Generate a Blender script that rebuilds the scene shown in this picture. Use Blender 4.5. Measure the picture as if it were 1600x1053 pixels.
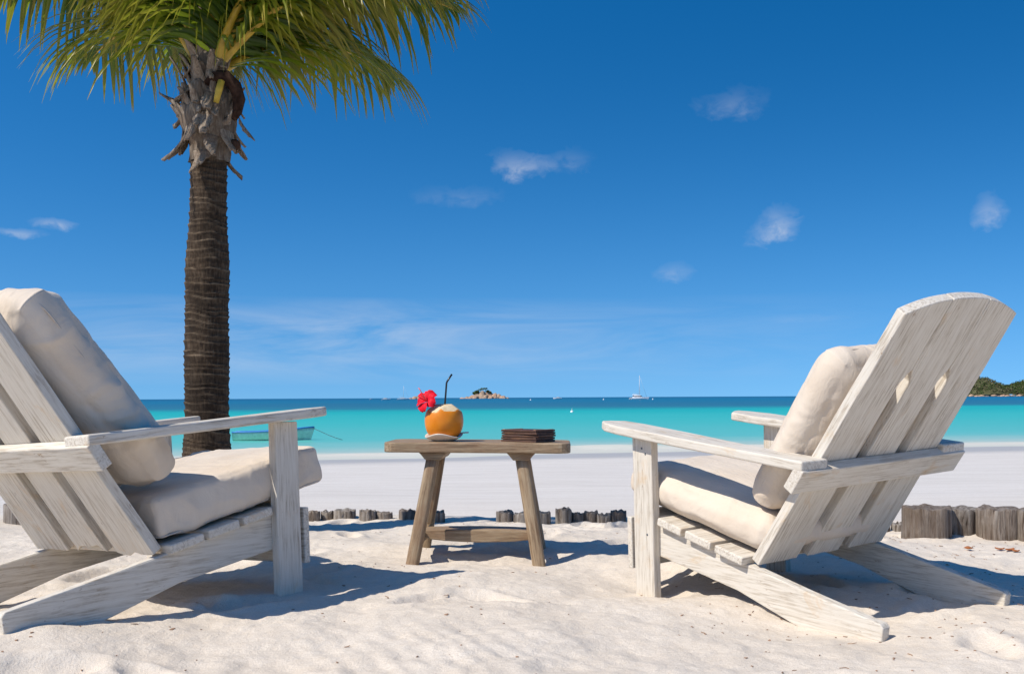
import bpy, bmesh, math, random
import numpy as np
from mathutils import Vector, Matrix, Euler, noise
R = math.radians
random.seed(7)
for o in list(bpy.data.objects): bpy.data.objects.remove(o)
scene = bpy.context.scene
col = scene.collection

# ------------------------------------------------------------------ camera
CAMZ = 0.70
cam = bpy.data.cameras.new('camera'); cam_o = bpy.data.objects.new('camera', cam); col.objects.link(cam_o)
cam.sensor_width = 36.0; cam.lens = 36.0
cam.clip_start = 0.05; cam.clip_end = 60000
cam_o.location = (0, 0, CAMZ)
cam_o.rotation_euler = (Matrix.Rotation(R(90), 3, 'X') @ Matrix.Rotation(0.0049 * -1, 3, 'Z')).to_euler()
cam.shift_y = 94.5 / 1600.0
scene.camera = cam_o
F = 1600.0
def at(px, py, Y):
    """pixel of the photograph at a real distance Y -> world point (used once, to measure the place)"""
    u, v = px - 800.0, py - 621.0
    a = 0.0049; u, v = u - a * v, v + a * u
    return Vector((u / F * Y, Y, CAMZ - v / F * Y))

# ------------------------------------------------------------------ sun and sky
SUN_EL, SUN_BACK = R(48.5), R(-30)         # sun stands to the left, a little behind the camera
sun_dir = Vector((-math.cos(SUN_EL) * math.cos(SUN_BACK), math.cos(SUN_EL) * math.sin(SUN_BACK), math.sin(SUN_EL)))
sun = bpy.data.lights.new('sun', 'SUN'); sun.energy = 5.0; sun.angle = R(0.53); sun.color = (1.0, 0.935, 0.84)
sun_o = bpy.data.objects.new('sun', sun); col.objects.link(sun_o)
sun_o.rotation_euler = sun_dir.to_track_quat('Z', 'Y').to_euler(); sun_o.location = (-20, 5, 30)

world = bpy.data.worlds.new('World'); scene.world = world; world.use_nodes = True
def build_world():
    nt = world.node_tree; nt.nodes.clear(); N = nt.nodes.new; L = nt.links.new
    out = N('ShaderNodeOutputWorld'); bg = N('ShaderNodeBackground'); bg.inputs['Strength'].default_value = 0.15
    L(bg.outputs[0], out.inputs['Surface'])
    sky = N('ShaderNodeTexSky'); sky.sky_type = 'NISHITA'; sky.sun_disc = False
    sky.sun_elevation = SUN_EL; sky.sun_rotation = math.atan2(sun_dir.x, sun_dir.y)
    sky.altitude = 0; sky.air_density = 1.0; sky.dust_density = 0.25; sky.ozone_density = 3.0
    tc = N('ShaderNodeTexCoord'); sep = N('ShaderNodeSeparateXYZ'); L(tc.outputs['Generated'], sep.inputs[0])
    # clear, dry trade-wind air: the pale rim lies low, so the dome deepens quickly with height
    u0 = N('ShaderNodeMath'); u0.operation = 'MULTIPLY_ADD'; L(sep.outputs[2], u0.inputs[0]); u0.inputs[1].default_value = 2.8; u0.inputs[2].default_value = .8
    up = N('ShaderNodeMath'); up.operation = 'MULTIPLY_ADD'; L(sep.outputs[2], up.inputs[0]); L(u0.outputs[0], up.inputs[1]); up.inputs[2].default_value = .165
    sv = N('ShaderNodeCombineXYZ'); L(sep.outputs[0], sv.inputs[0]); L(sep.outputs[1], sv.inputs[1]); L(up.outputs[0], sv.inputs[2])
    nv = N('ShaderNodeVectorMath'); nv.operation = 'NORMALIZE'; L(sv.outputs[0], nv.inputs[0]); L(nv.outputs[0], sky.inputs['Vector'])
    hs = N('ShaderNodeHueSaturation'); hs.inputs['Saturation'].default_value = 1.40; hs.inputs['Value'].default_value = 1.0
    L(sky.outputs[0], hs.inputs['Color'])
    def M(op, a, b=None, c=None, clamp=False):
        m = N('ShaderNodeMath'); m.operation = op; m.use_clamp = clamp
        for i, x in enumerate((a, b, c)):
            if x is None: continue
            if isinstance(x, (int, float)): m.inputs[i].default_value = x
            else: L(x, m.inputs[i])
        return m.outputs[0]
    az = M('ARCTAN2', sep.outputs[0], sep.outputs[1]); el = M('ARCSINE', sep.outputs[2])
    cv = N('ShaderNodeCombineXYZ'); L(az, cv.inputs[0]); L(el, cv.inputs[1])
    def noise_n(scale, detail, sx, sy, dist=0.0, rough=.6):
        mp = N('ShaderNodeMapping'); L(cv.outputs[0], mp.inputs[0]); mp.inputs['Scale'].default_value = (sx, sy, 1)
        n = N('ShaderNodeTexNoise'); n.inputs['Scale'].default_value = scale; n.inputs['Detail'].default_value = detail
        n.inputs['Roughness'].default_value = rough; n.inputs['Distortion'].default_value = dist
        L(mp.outputs[0], n.inputs['Vector']); return n.outputs['Fac']
    n1 = noise_n(22, 6, 1, 1.8, .5); n2 = noise_n(55, 5, 1, 1.5, .4); nw = noise_n(5.0, 7, 1, 6.5, .8)
    warp = M('MULTIPLY_ADD', n1, 1.6, -.8); warp2 = M('MULTIPLY_ADD', n2, 1.8, -.9)
    total = None
    # small fair-weather puffs: azimuth, elevation, half sizes, strength
    puffs = [(812, 262, 62, 26, .5), (890, 252, 50, 20, .16), (1218, 355, 38, 32, .55), (1190, 372, 26, 22, .3),
             (1150, 165, 60, 26, .2), (1058, 427, 34, 18, .26), (1546, 335, 28, 30, .42), (86, 347, 44, 10, .6), (25, 360, 46, 8, .42),
             (718, 308, 80, 18, .13), (1260, 500, 90, 8, .10)]
    for (px, py, rx, ry, s) in puffs:
        a0 = math.atan2(px - 800, F); e0 = math.atan2(621 - py, math.hypot(F, px - 800))
        dx = M('ADD', M('DIVIDE', M('SUBTRACT', az, a0), rx / F * math.cos(a0)), warp)
        dy = M('ADD', M('DIVIDE', M('SUBTRACT', el, e0), ry / F), warp2)
        d = M('SQRT', M('ADD', M('MULTIPLY', dx, dx), M('MULTIPLY', dy, dy)))
        f = M('SUBTRACT', 1.0, d, clamp=True)
        f = M('MULTIPLY', M('POWER', f, 1.0), M('MULTIPLY', s * .95, M('MULTIPLY_ADD', n2, 2.4, -.6, clamp=True)))
        total = f if total is None else M('ADD', total, f)
    # thin cirrus veil low over the sea, all round the horizon
    band = M('MULTIPLY', M('SUBTRACT', el, .012), M('SUBTRACT', .098, el)); band = M('MULTIPLY', band, 560, clamp=True)
    veil = M('MULTIPLY', band, M('MULTIPLY_ADD', nw, 2.6, -.92, clamp=True))
    g = M('SUBTRACT', 1.0, M('MULTIPLY', M('ABSOLUTE', M('SINE', M('MULTIPLY', M('ADD', az, .16), 1.5))), 1.35), clamp=True)
    veil = M('MULTIPLY', M('MULTIPLY', veil, .5), g)
    total = M('ADD', total, veil, clamp=True)
    total = M('MULTIPLY', total, M('GREATER_THAN', el, 0.001))
    mx = N('ShaderNodeMix'); mx.data_type = 'RGBA'; L(total, mx.inputs['Factor']); L(hs.outputs[0], mx.inputs['A'])
    mx.inputs['B'].default_value = (4.6, 4.9, 5.5, 1)
    L(mx.outputs['Result'], bg.inputs['Color'])
build_world()
world.cycles.sampling_method = 'MANUAL'; world.cycles.sample_map_resolution = 256
scene.view_settings.view_transform = 'Standard'; scene.view_settings.look = 'None'
scene.view_settings.exposure = 0.0; scene.view_settings.gamma = 1.0

# ------------------------------------------------------------------ helpers
def tag(o, label=None, cat=None, group=None, kind=None):
    if label: o['label'] = label
    if cat: o['category'] = cat
    if group: o['group'] = group
    if kind: o['kind'] = kind
    return o
def empty(name, M=None):
    o = bpy.data.objects.new(name, None); col.objects.link(o); o.empty_display_size = .1
    if M is not None: o.matrix_world = M
    return o
def mesh_obj(name, verts, faces, mat, parent=None, M=None, smooth=True, attrs=None):
    me = bpy.data.meshes.new(name)
    me.from_pydata([tuple(v) for v in verts], [], [tuple(f) for f in faces]); me.update()
    if attrs:
        for k, a in attrs.items():
            at_ = me.attributes.new(k, 'FLOAT', 'POINT'); at_.data.foreach_set('value', np.asarray(a, dtype=np.float32))
    if smooth: me.polygons.foreach_set('use_smooth', [True] * len(me.polygons))
    for m in (mat if isinstance(mat, (list, tuple)) else [mat]): me.materials.append(m)
    o = bpy.data.objects.new(name, me); col.objects.link(o)
    if parent is not None: o.parent = parent
    if M is not None: o.matrix_local = M
    return o
def bm_obj(name, bm, mat, parent=None, M=None, smooth=False):
    me = bpy.data.meshes.new(name); bm.to_mesh(me); bm.free()
    if smooth: me.polygons.foreach_set('use_smooth', [True] * len(me.polygons))
    me.materials.append(mat)
    o = bpy.data.objects.new(name, me); col.objects.link(o)
    if parent is not None: o.parent = parent
    if M is not None: o.matrix_local = M
    return o
def prism_bm(outline, t, bev=.004, seg=2, jit=.0008, seed=0):
    """plank: outline in local XY (length along X), thickness 0..t in Z, worn bevelled edges"""
    bm = bmesh.new(); vs = [bm.verts.new((x, y, 0)) for x, y in outline]
    f = bm.faces.new(vs); f.normal_update()
    if f.normal.z > 0: f.normal_flip()
    ex = bmesh.ops.extrude_face_region(bm, geom=[f])
    bmesh.ops.translate(bm, vec=(0, 0, t), verts=[v for v in ex['geom'] if isinstance(v, bmesh.types.BMVert)])
    bmesh.ops.recalc_face_normals(bm, faces=bm.faces)
    if bev:
        sharp = [e for e in bm.edges if e.calc_face_angle(0) > .35]
        bmesh.ops.bevel(bm, geom=sharp, offset=bev, segments=seg, profile=.5, affect='EDGES', clamp_overlap=True)
    if jit:
        for v in bm.verts:
            p = v.co * 9 + Vector((seed * 3.1, seed, 0)); v.co += noise.noise_vector(p) * jit * 2
    return bm
def rect(l, w, n=6):
    """rectangle outline centred in Y, X 0..l, with extra points along the length so edges can be uneven"""
    a = [(l * i / n, -w / 2) for i in range(n + 1)]; b = [(l * (n - i) / n, w / 2) for i in range(n + 1)]
    return a + b
def frame(o, x, y):
    """matrix with origin o, X axis along x, Y axis near y"""
    x = Vector(x).normalized(); y = Vector(y); z = x.cross(y).normalized(); y = z.cross(x)
    M = Matrix((x, y, z)).transposed().to_4x4(); M.translation = Vector(o); return M
def tube(path, radii, seg=10, cap=True):
    """verts, faces of a tube along a path"""
    P = [Vector(p) for p in path]; V = []; Fc = []
    up = Vector((0, 0, 1)); prev = None
    for i, p in enumerate(P):
        d = (P[min(i + 1, len(P) - 1)] - P[max(i - 1, 0)]).normalized()
        if prev is None:
            a = d.cross(up if abs(d.z) < .95 else Vector((1, 0, 0))).normalized()
        else:
            a = (prev - d * prev.dot(d)).normalized()
        prev = a; b = d.cross(a)
        r = radii[i] if hasattr(radii, '__len__') else radii
        for k in range(seg):
            t = 2 * math.pi * k / seg; V.append(p + (a * math.cos(t) + b * math.sin(t)) * r)
    for i in range(len(P) - 1):
        for k in range(seg):
            Fc.append((i * seg + k, i * seg + (k + 1) % seg, (i + 1) * seg + (k + 1) % seg, (i + 1) * seg + k))
    if cap:
        Fc.append(tuple(range(seg - 1, -1, -1))); n = (len(P) - 1) * seg; Fc.append(tuple(n + k for k in range(seg)))
    return V, Fc
def lathe(prof, seg=32):
    V = []; Fc = []
    for r, z in prof:
        for k in range(seg):
            t = 2 * math.pi * k / seg; V.append(Vector((r * math.cos(t), r * math.sin(t), z)))
    for i in range(len(prof) - 1):
        for k in range(seg):
            Fc.append((i * seg + k, i * seg + (k + 1) % seg, (i + 1) * seg + (k + 1) % seg, (i + 1) * seg + k))
    Fc.append(tuple(range(seg - 1, -1, -1))); n = (len(prof) - 1) * seg; Fc.append(tuple(n + k for k in range(seg)))
    return V, Fc
_rng = np.random.RandomState(11); _lat = _rng.rand(256, 256)
def vnoise(x, y):
    xi = np.floor(x).astype(int); yi = np.floor(y).astype(int); fx = x - xi; fy = y - yi
    fx = fx * fx * fx * (fx * (fx * 6 - 15) + 10); fy = fy * fy * fy * (fy * (fy * 6 - 15) + 10)
    g = lambda a, b: _lat[a & 255, b & 255]
    return (g(xi, yi) * (1 - fx) + g(xi + 1, yi) * fx) * (1 - fy) + (g(xi, yi + 1) * (1 - fx) + g(xi + 1, yi + 1) * fx) * fy - .5
def fbm(x, y, o=4, g=.5):
    s = 0; a = 1
    for i in range(o):
        s = s + a * vnoise(x * 2 ** i + 17.3 * i, y * 2 ** i + 5.1 * i); a *= g
    return s

# ------------------------------------------------------------------ materials
def new_mat(name):
    m = bpy.data.materials.new(name); m.use_nodes = True; nt = m.node_tree
    b = nt.nodes['Principled BSDF']; return m, nt, b
class NB:
    def __init__(s, nt): s.nt = nt; s.N = nt.nodes.new; s.L = nt.links.new
    def coords(s, kind='Object', scale=(1, 1, 1), rnd=True):
        tc = s.N('ShaderNodeTexCoord'); mp = s.N('ShaderNodeMapping'); mp.inputs['Scale'].default_value = scale
        if rnd:
            oi = s.N('ShaderNodeObjectInfo'); mu = s.N('ShaderNodeMath'); mu.operation = 'MULTIPLY'; mu.inputs[1].default_value = 37.0
            s.L(oi.outputs['Random'], mu.inputs[0])
            va = s.N('ShaderNodeVectorMath'); va.operation = 'ADD'; s.L(tc.outputs[kind], va.inputs[0]); s.L(mu.outputs[0], va.inputs[1])
            s.L(va.outputs[0], mp.inputs[0])
        else: s.L(tc.outputs[kind], mp.inputs[0])
        return mp.outputs[0]
    def noise(s, vec, scale, detail=5, rough=.6, dist=0.):
        n = s.N('ShaderNodeTexNoise'); n.inputs['Scale'].default_value = scale; n.inputs['Detail'].default_value = detail
        n.inputs['Roughness'].default_value = rough; n.inputs['Distortion'].default_value = dist
        s.L(vec, n.inputs['Vector']); return n.outputs['Fac']
    def ramp(s, fac, stops, mode='LINEAR'):
        r = s.N('ShaderNodeValToRGB'); r.color_ramp.interpolation = mode
        e = r.color_ramp.elements
        while len(e) < len(stops): e.new(.5)
        for i, (p, c) in enumerate(stops):
            e[i].position = p; e[i].color = (c, c, c, 1) if isinstance(c, (int, float)) else (*c, 1)
        s.L(fac, r.inputs[0]); return r.outputs[0]
    def mix(s, fac, a, b, mode='MIX'):
        m = s.N('ShaderNodeMix'); m.data_type = 'RGBA'; m.blend_type = mode
        for k, x in (('Factor', fac), ('A', a), ('B', b)):
            if isinstance(x, (int, float)): m.inputs[k].default_value = x if k == 'Factor' else (x, x, x, 1)
            elif isinstance(x, tuple): m.inputs[k].default_value = (*x, 1)
            else: s.L(x, m.inputs[k])
        return m.outputs['Result']
    def math(s, op, a, b=None, c=None, clamp=False):
        m = s.N('ShaderNodeMath'); m.operation = op; m.use_clamp = clamp
        for i, x in enumerate((a, b, c)):
            if x is None: continue
            if isinstance(x, (int, float)): m.inputs[i].default_value = x
            else: s.L(x, m.inputs[i])
        return m.outputs[0]
    def bump(s, h, strength, dist, normal=None):
        b = s.N('ShaderNodeBump'); b.inputs['Strength'].default_value = strength; b.inputs['Distance'].default_value = dist
        s.L(h, b.inputs['Height'])
        if normal is not None: s.L(normal, b.inputs['Normal'])
        return b.outputs[0]
    def attr(s, name):
        a = s.N('ShaderNodeAttribute'); a.attribute_name = name; return a.outputs['Fac']

def mat_paint():
    """weathered white paint on wood: grain along local X, thin spots, rust-coloured stains"""
    m, nt, b = new_mat('white_paint'); n = NB(nt)
    g = n.coords('Object', (1.6, 26, 26)); w = n.coords('Object', (1, 1, 1)); st = n.coords('Object', (5, 9, 9))
    grain = n.noise(g, 4.5, 8, .68, .35); fine = n.noise(g, 14, 6, .7, .2); blot = n.noise(w, 5.5, 6, .62, .4); spk = n.noise(w, 60, 3, .6)
    base = n.ramp(grain, [(.22, (.47, .415, .335)), (.46, (.62, .565, .48)), (.7, (.70, .655, .58))])
    worn = n.math('MULTIPLY', n.ramp(grain, [(.32, 1.), (.52, 0.)]), n.ramp(blot, [(.40, 0.), (.58, 1.)]))
    c = n.mix(n.math('MULTIPLY', worn, .78), base, (.30, .235, .17))
    strk = n.ramp(fine, [(.24, 1.), (.33, 0.)]); c = n.mix(n.math('MULTIPLY', strk, .35), c, (.26, .21, .16))
    sp = n.ramp(spk, [(.70, 0.), (.78, .6)]); c = n.mix(n.math('MULTIPLY', sp, .5), c, (.3, .2, .12))
    chip = n.noise(n.coords('Object', (7, 22, 22)), 2.6, 6, .72, .3); cm = n.ramp(chip, [(.635, 0.), (.67, .8)]); c = n.mix(n.math('MULTIPLY', cm, n.ramp(blot, [(.42, 0.2), (.56, 1.)])), c, (.30, .21, .14))
    rust = n.noise(st, 1.1, 5, .7, .8); rm = n.ramp(rust, [(.575, 0.), (.78, .65)]); c = n.mix(rm, c, (.58, .36, .15))
    nt.links.new(c, b.inputs['Base Color']); b.inputs['Roughness'].default_value = .62; b.inputs['Specular IOR Level'].default_value = .3
    h = n.math('ADD', n.math('MULTIPLY', grain, .7), n.math('MULTIPLY', fine, .5))
    nt.links.new(n.bump(h, .35, .003), b.inputs['Normal']); return m
def mat_teak(name='weathered_teak', c0=(.11, .062, .030), c1=(.31, .215, .125), c2=(.44, .345, .23)):
    m, nt, b = new_mat(name); n = NB(nt)
    g = n.coords('Object', (1.8, 24, 24)); w = n.coords('Object')
    grain = n.noise(g, 4, 8, .65, .6); fine = n.noise(g, 16, 5, .7); blot = n.noise(w, 7, 5, .6)
    c = n.ramp(grain, [(.28, c0), (.5, c1), (.72, c2)])
    c = n.mix(n.ramp(blot, [(.5, 0.), (.72, .6)]), c, (.22, .11, .055))
    c = n.mix(n.ramp(fine, [(.27, .8), (.38, 0.)]), c, (.05, .035, .022))
    nt.links.new(c, b.inputs['Base Color']); b.inputs['Roughness'].default_value = .6
    nt.links.new(n.bump(n.math('ADD', grain, fine), .5, .003), b.inputs['Normal']); return m
def mat_cloth():
    m, nt, b = new_mat('cream_canvas'); n = NB(nt)
    w = n.coords('Object'); big = n.noise(w, 4, 5, .6, .5); fold = n.noise(n.coords('Object', (1, 2.2, 1)), 11, 4, .55, 1.6); weave = n.noise(w, 420, 2, .5)
    c = n.ramp(big, [(.3, (.60, .50, .395)), (.7, (.70, .61, .505))])
    nt.links.new(c, b.inputs['Base Color']); b.inputs['Roughness'].default_value = .9; b.inputs['Specular IOR Level'].default_value = .15
    b.inputs['Sheen Weight'].default_value = .15
    nb = n.bump(fold, .4, .010); nt.links.new(n.bump(weave, .25, .0008, nb), b.inputs['Normal']); return m
def mat_plain(name, c, rough=.5, var=.12, scale=8., spec=.5, bump=0., metallic=0.):
    m, nt, b = new_mat(name); n = NB(nt)
    f = n.noise(n.coords('Object'), scale, 5, .6)
    lo = tuple(x * (1 - var) for x in c); hi = tuple(min(1, x * (1 + var)) for x in c)
    nt.links.new(n.ramp(f, [(.3, lo), (.7, hi)]), b.inputs['Base Color']); b.inputs['Roughness'].default_value = rough
    b.inputs['Specular IOR Level'].default_value = spec; b.inputs['Metallic'].default_value = metallic
    if bump: nt.links.new(n.bump(f, .5, bump), b.inputs['Normal'])
    return m
def mat_sand():
    m, nt, b = new_mat('coral_sand'); n = NB(nt)
    w = n.coords('Object', rnd=False); sep = n.N('ShaderNodeSeparateXYZ'); nt.links.new(w, sep.inputs[0])
    far = n.ramp(n.math('MULTIPLY_ADD', sep.outputs[1], .125, -.55), [(0., 0.), (1., 1.)])
    big = n.noise(w, 1.7, 5, .6); mid = n.noise(w, 26, 5, .7); grit = n.noise(w, 330, 3, .7); sp = n.noise(w, 95, 3, .75)
    near_c = n.ramp(big, [(.3, (.66, .575, .475)), (.7, (.74, .665, .57))])
    c = n.mix(far, near_c, (.68, .645, .60))
    c = n.mix(n.ramp(mid, [(.3, .3), (.55, 0.)]), c, (.55, .45, .34))
    c = n.mix(n.ramp(grit, [(.33, .55), (.5, 0.)]), c, (.4, .32, .24))
    c = n.mix(n.ramp(sp, [(.235, .8), (.275, 0.)]), c, (.16, .10, .06))
    strk = n.noise(n.coords('Object', (.35, 2.6, 1), False), 1.4, 6, .7, .4); c = n.mix(n.math('MULTIPLY', far, n.ramp(strk, [(.38, .45), (.55, 0.)])), c, (.50, .455, .40))
    wet = n.attr('wet'); wn = n.math('ADD', wet, n.math('MULTIPLY_ADD', n.noise(n.coords('Object', (.25, 1, 1), False), .7, 4), .5, -.25), clamp=True)
    wm = n.ramp(wn, [(.18, 0.), (.75, 1.)])
    c = n.mix(wm, c, (.44, .42, .39))
    nt.links.new(c, b.inputs['Base Color'])
    nt.links.new(n.math('MULTIPLY_ADD', wm, -.45, .95), b.inputs['Roughness'])
    b.inputs['Specular IOR Level'].default_value = .25
    lump = n.noise(w, 75, 4, .75)
    h = n.math('ADD', n.math('ADD', n.math('MULTIPLY', mid, .8), n.math('MULTIPLY', lump, .45)), n.math('MULTIPLY', grit, .14))
    dry = n.math('MULTIPLY', n.math('SUBTRACT', 1., wm), .62)
    bp = n.N('ShaderNodeBump'); bp.inputs['Distance'].default_value = .012; nt.links.new(h, bp.inputs['Height']); nt.links.new(dry, bp.inputs['Strength'])
    nt.links.new(bp.outputs[0], b.inputs['Normal']); return m
def mat_water():
    m, nt, b = new_mat('lagoon_water'); n = NB(nt)
    d = n.attr('shore')                                   # metres out from the water's edge
    wide = n.noise(n.coords('Object', (.006, .03, 1), False), 1.0, 5, .6, .3)
    mid = n.noise(n.coords('Object', (.05, .3, 1), False), 1.0, 5, .6, .5)
    dl = n.math('LOGARITHM', n.math('MAXIMUM', d, .5), 10.0)
    x = n.math('ADD', n.math('DIVIDE', dl, 4.0), n.math('ADD', n.math('MULTIPLY_ADD', wide, .10, -.05), n.math('MULTIPLY_ADD', mid, .05, -.025)))
    # sandy shallows -> turquoise lagoon -> reef -> open sea   (log10 metres / 4)
    c = n.ramp(x, [(.06, (.54, .56, .46)), (.17, (.36, .54, .46)), (.27, (.12, .49, .43)), (.43, (.045, .47, .405)), (.505, (.010, .42, .37)),
                   (.540, (.022, .15, .21)), (.60, (.014, .13, .205)), (.66, (.003, .135, .23)), (.85, (.002, .09, .18))])
    fine = n.noise(n.coords('Object', (.12, 1.1, 1), False), 1.3, 6, .7, .4); c = n.mix(n.ramp(fine, [(.52, 0.), (.75, .30)]), c, n.mix(.5, c, (.02, .30, .34)))
    fo = n.noise(n.coords('Object', (.35, 1.3, 1), False), 1.1, 6, .65, 1.0); ff = n.noise(n.coords('Object', (1, 1.5, 1), False), 6, 4, .7, .4)
    fband = n.ramp(n.math('DIVIDE', d, 8.0), [(0., .8), (.25, 1.), (.45, .55), (.95, 0.)])
    foam = n.ramp(n.math('ADD', n.math('MULTIPLY', fband, .62), n.math('MULTIPLY', n.math('ADD', fo, n.math('MULTIPLY', ff, .3)), .45)), [(.62, 0.), (.95, .85)])
    nt.links.new(n.mix(foam, c, (.64, .60, .53)), b.inputs['Base Color'])
    b.inputs['IOR'].default_value = 1.33; b.inputs['Specular IOR Level'].default_value = .16
    nt.links.new(n.math('MULTIPLY_ADD', foam, .4, .32), b.inputs['Roughness'])
    rip = n.noise(n.coords('Object', (.5, 1.8, 1), False), 1.6, 4, .6, .6)
    nt.links.new(n.bump(rip, .25, .12), b.inputs['Normal']); return m
def mat_trunk():
    m, nt, b = new_mat('palm_bark'); n = NB(nt)
    ring = n.attr('ring'); w = n.coords('Object', (14, 14, 2.2)); fib = n.noise(w, 6, 7, .7, .2); fl = n.noise(n.coords('Object', (1, 1, 5)), 6, 5, .65, .6)
    c = n.ramp(n.math('ADD', n.math('MULTIPLY', fib, .6), n.math('MULTIPLY', fl, .45)), [(.32, (.012, .008, .006)), (.5, (.055, .036, .022)), (.72, (.16, .115, .075))])
    blz = n.noise(n.coords('Object', (1, 1, .8)), 3.2, 4, .6); c = n.mix(n.ramp(blz, [(.5, 0.), (.68, .55)]), c, (.012, .009, .007))
    c = n.mix(n.math('MULTIPLY', ring, n.ramp(fl, [(.38, .1), (.6, .7)])), c, (.34, .255, .17))
    nt.links.new(c, b.inputs['Base Color']); b.inputs['Roughness'].default_value = .9; b.inputs['Specular IOR Level'].default_value = .2
    nt.links.new(n.bump(fib, .9, .012), b.inputs['Normal']); return m
def mat_husk(name='dry_husk', k=1.0):
    m, nt, b = new_mat(name); n = NB(nt); q_ = lambda c: tuple(x * k for x in c)
    g = n.coords('Object', (18, 18, 2.)); f = n.noise(g, 5, 7, .7, .3); w = n.noise(n.coords('Object'), 9, 4)
    c = n.ramp(f, [(.3, q_((.13, .085, .055))), (.5, q_((.33, .255, .185))), (.7, q_((.55, .47, .375)))])
    c = n.mix(n.ramp(w, [(.45, 0.), (.7, .7)]), c, (.12, .075, .045))
    nt.links.new(c, b.inputs['Base Color']); b.inputs['Roughness'].default_value = .9
    nt.links.new(n.bump(f, .8, .01), b.inputs['Normal']); return m
def mat_leaf():
    m, nt, b = new_mat('palm_leaf'); n = NB(nt)
    t = n.attr('tip'); v = n.attr('tone')
    c = n.ramp(v, [(0., (.030, .075, .008)), (.5, (.10, .175, .014)), (.85, (.20, .24, .022)), (1., (.38, .30, .03))])
    c = n.mix(n.ramp(t, [(.5, 0.), (1., .85)]), c, (.44, .30, .06))
    nt.links.new(c, b.inputs['Base Color']); b.inputs['Roughness'].default_value = .38; b.inputs['Specular IOR Level'].default_value = .5
    tr = n.N('ShaderNodeBsdfTranslucent'); nt.links.new(n.mix(.5, c, (.34, .42, .02)), tr.inputs['Color'])
    ms = n.N('ShaderNodeMixShader'); ms.inputs[0].default_value = .48; nt.links.new(b.outputs[0], ms.inputs[1]); nt.links.new(tr.outputs[0], ms.inputs[2])
    nt.links.new(ms.outputs[0], nt.nodes['Material Output'].inputs['Surface']); return m
def mat_log():
    m, nt, b = new_mat('grey_log'); n = NB(nt)
    g = n.coords('Object', (16, 16, 1.6)); f = n.noise(g, 3.4, 8, .7, .4); w = n.noise(n.coords('Object'), 6, 4)
    c = n.ramp(f, [(.36, (.02, .014, .010)), (.43, (.19, .155, .125)), (.58, (.40, .36, .315)), (.78, (.52, .48, .43))])
    oi = n.N('ShaderNodeObjectInfo'); c = n.mix(n.math('MULTIPLY', oi.outputs['Random'], .9), c, n.mix(.6, c, (.15, .095, .06)))
    c = n.mix(n.ramp(w, [(.5, 0.), (.7, .6)]), c, (.11, .075, .05))
    nt.links.new(c, b.inputs['Base Color']); b.inputs['Roughness'].default_value = .9
    nt.links.new(n.bump(f, 1., .02), b.inputs['Normal']); return m
def mat_coconut():
    m, nt, b = new_mat('coconut_skin'); n = NB(nt)
    c_ = n.attr('cut'); w = n.coords('Object'); f = n.noise(w, 14, 4)
    skin = n.ramp(f, [(.3, (.66, .19, .008)), (.7, (.80, .27, .012))]); bl = n.noise(n.coords('Object', (1, 1, .5)), 38, 4, .7); skin = n.mix(n.ramp(bl, [(.66, 0.), (.74, .6)]), skin, (.30, .10, .02)); flesh = n.ramp(n.noise(w, 40, 4), [(.3, (.58, .42, .22)), (.7, (.74, .62, .42))])
    nt.links.new(n.mix(n.ramp(c_, [(.45, 0.), (.55, 1.)]), skin, flesh), b.inputs['Base Color'])
    nt.links.new(n.math('MULTIPLY_ADD', c_, .35, .36), b.inputs['Roughness']); b.inputs['Specular IOR Level'].default_value = .4
    nt.links.new(n.bump(f, .15, .01), b.inputs['Normal']); return m
PAINT = mat_paint(); TEAK = mat_teak(); CLOTH = mat_cloth(); SAND = mat_sand(); WATER = mat_water()
BARK = mat_trunk(); HUSK = mat_husk('dry_husk', .78); HUSKD = mat_husk('dark_husk', .5); LEAF = mat_leaf(); LOG = mat_log(); NUT = mat_coconut()
RACHIS = mat_plain('leaf_stalk', (.50, .33, .035), .45, .3, 14)
DARKWOOD = mat_teak('dark_board_wood', (.020, .008, .005), (.062, .026, .017), (.12, .056, .036))
PALEWOOD = mat_plain('pale_board_wood', (.42, .27, .15), .6)
CERAMIC = mat_plain('cream_ceramic', (.72, .64, .54), .3, .06)
PETAL = mat_plain('red_petal', (.70, .006, .022), .6, .25, 30, .2)
STAMEN = mat_plain('stamen_yellow', (.75, .12, .10), .5)
STRAW = mat_plain('black_straw', (.012, .012, .014), .35)
WHITE = mat_plain('white_hull', (.80, .80, .80), .35, .04)
SEAM = mat_plain('cloth_piping', (.58, .50, .42), .9)
GLASS = mat_plain('dark_boat_glass', (.03, .04, .05), .15)
METAL = mat_plain('mast_metal', (.6, .6, .6), .4, .05)
BLUEP = mat_plain('blue_trim', (.05, .22, .55), .45)
GREENP = mat_plain('pale_green_hull', (.72, .72, .58), .5, .15)
ROPE = mat_plain('grey_rope', (.10, .12, .13), .8)
ROCK = mat_plain('granite', (.34, .245, .175), .9, .45, .22, .2)
ROCK2 = mat_plain('pink_granite', (.46, .30, .20), .9, .35, .25, .2)
HILL = mat_plain('hill_soil', (.085, .085, .04), .95, .5, .12, .1)
ISLEAF = mat_plain('island_foliage', (.060, .092, .022), .8, .55, .35, .2)
ISLEAF2 = mat_plain('dry_island_foliage', (.125, .115, .055), .8, .45, .35, .2)
DRYLEAF = mat_plain('dry_leaf', (.40, .14, .045), .8, .4, 20)
TWIG = mat_plain('twig', (.30, .18, .11), .9, .5, 9)

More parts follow.
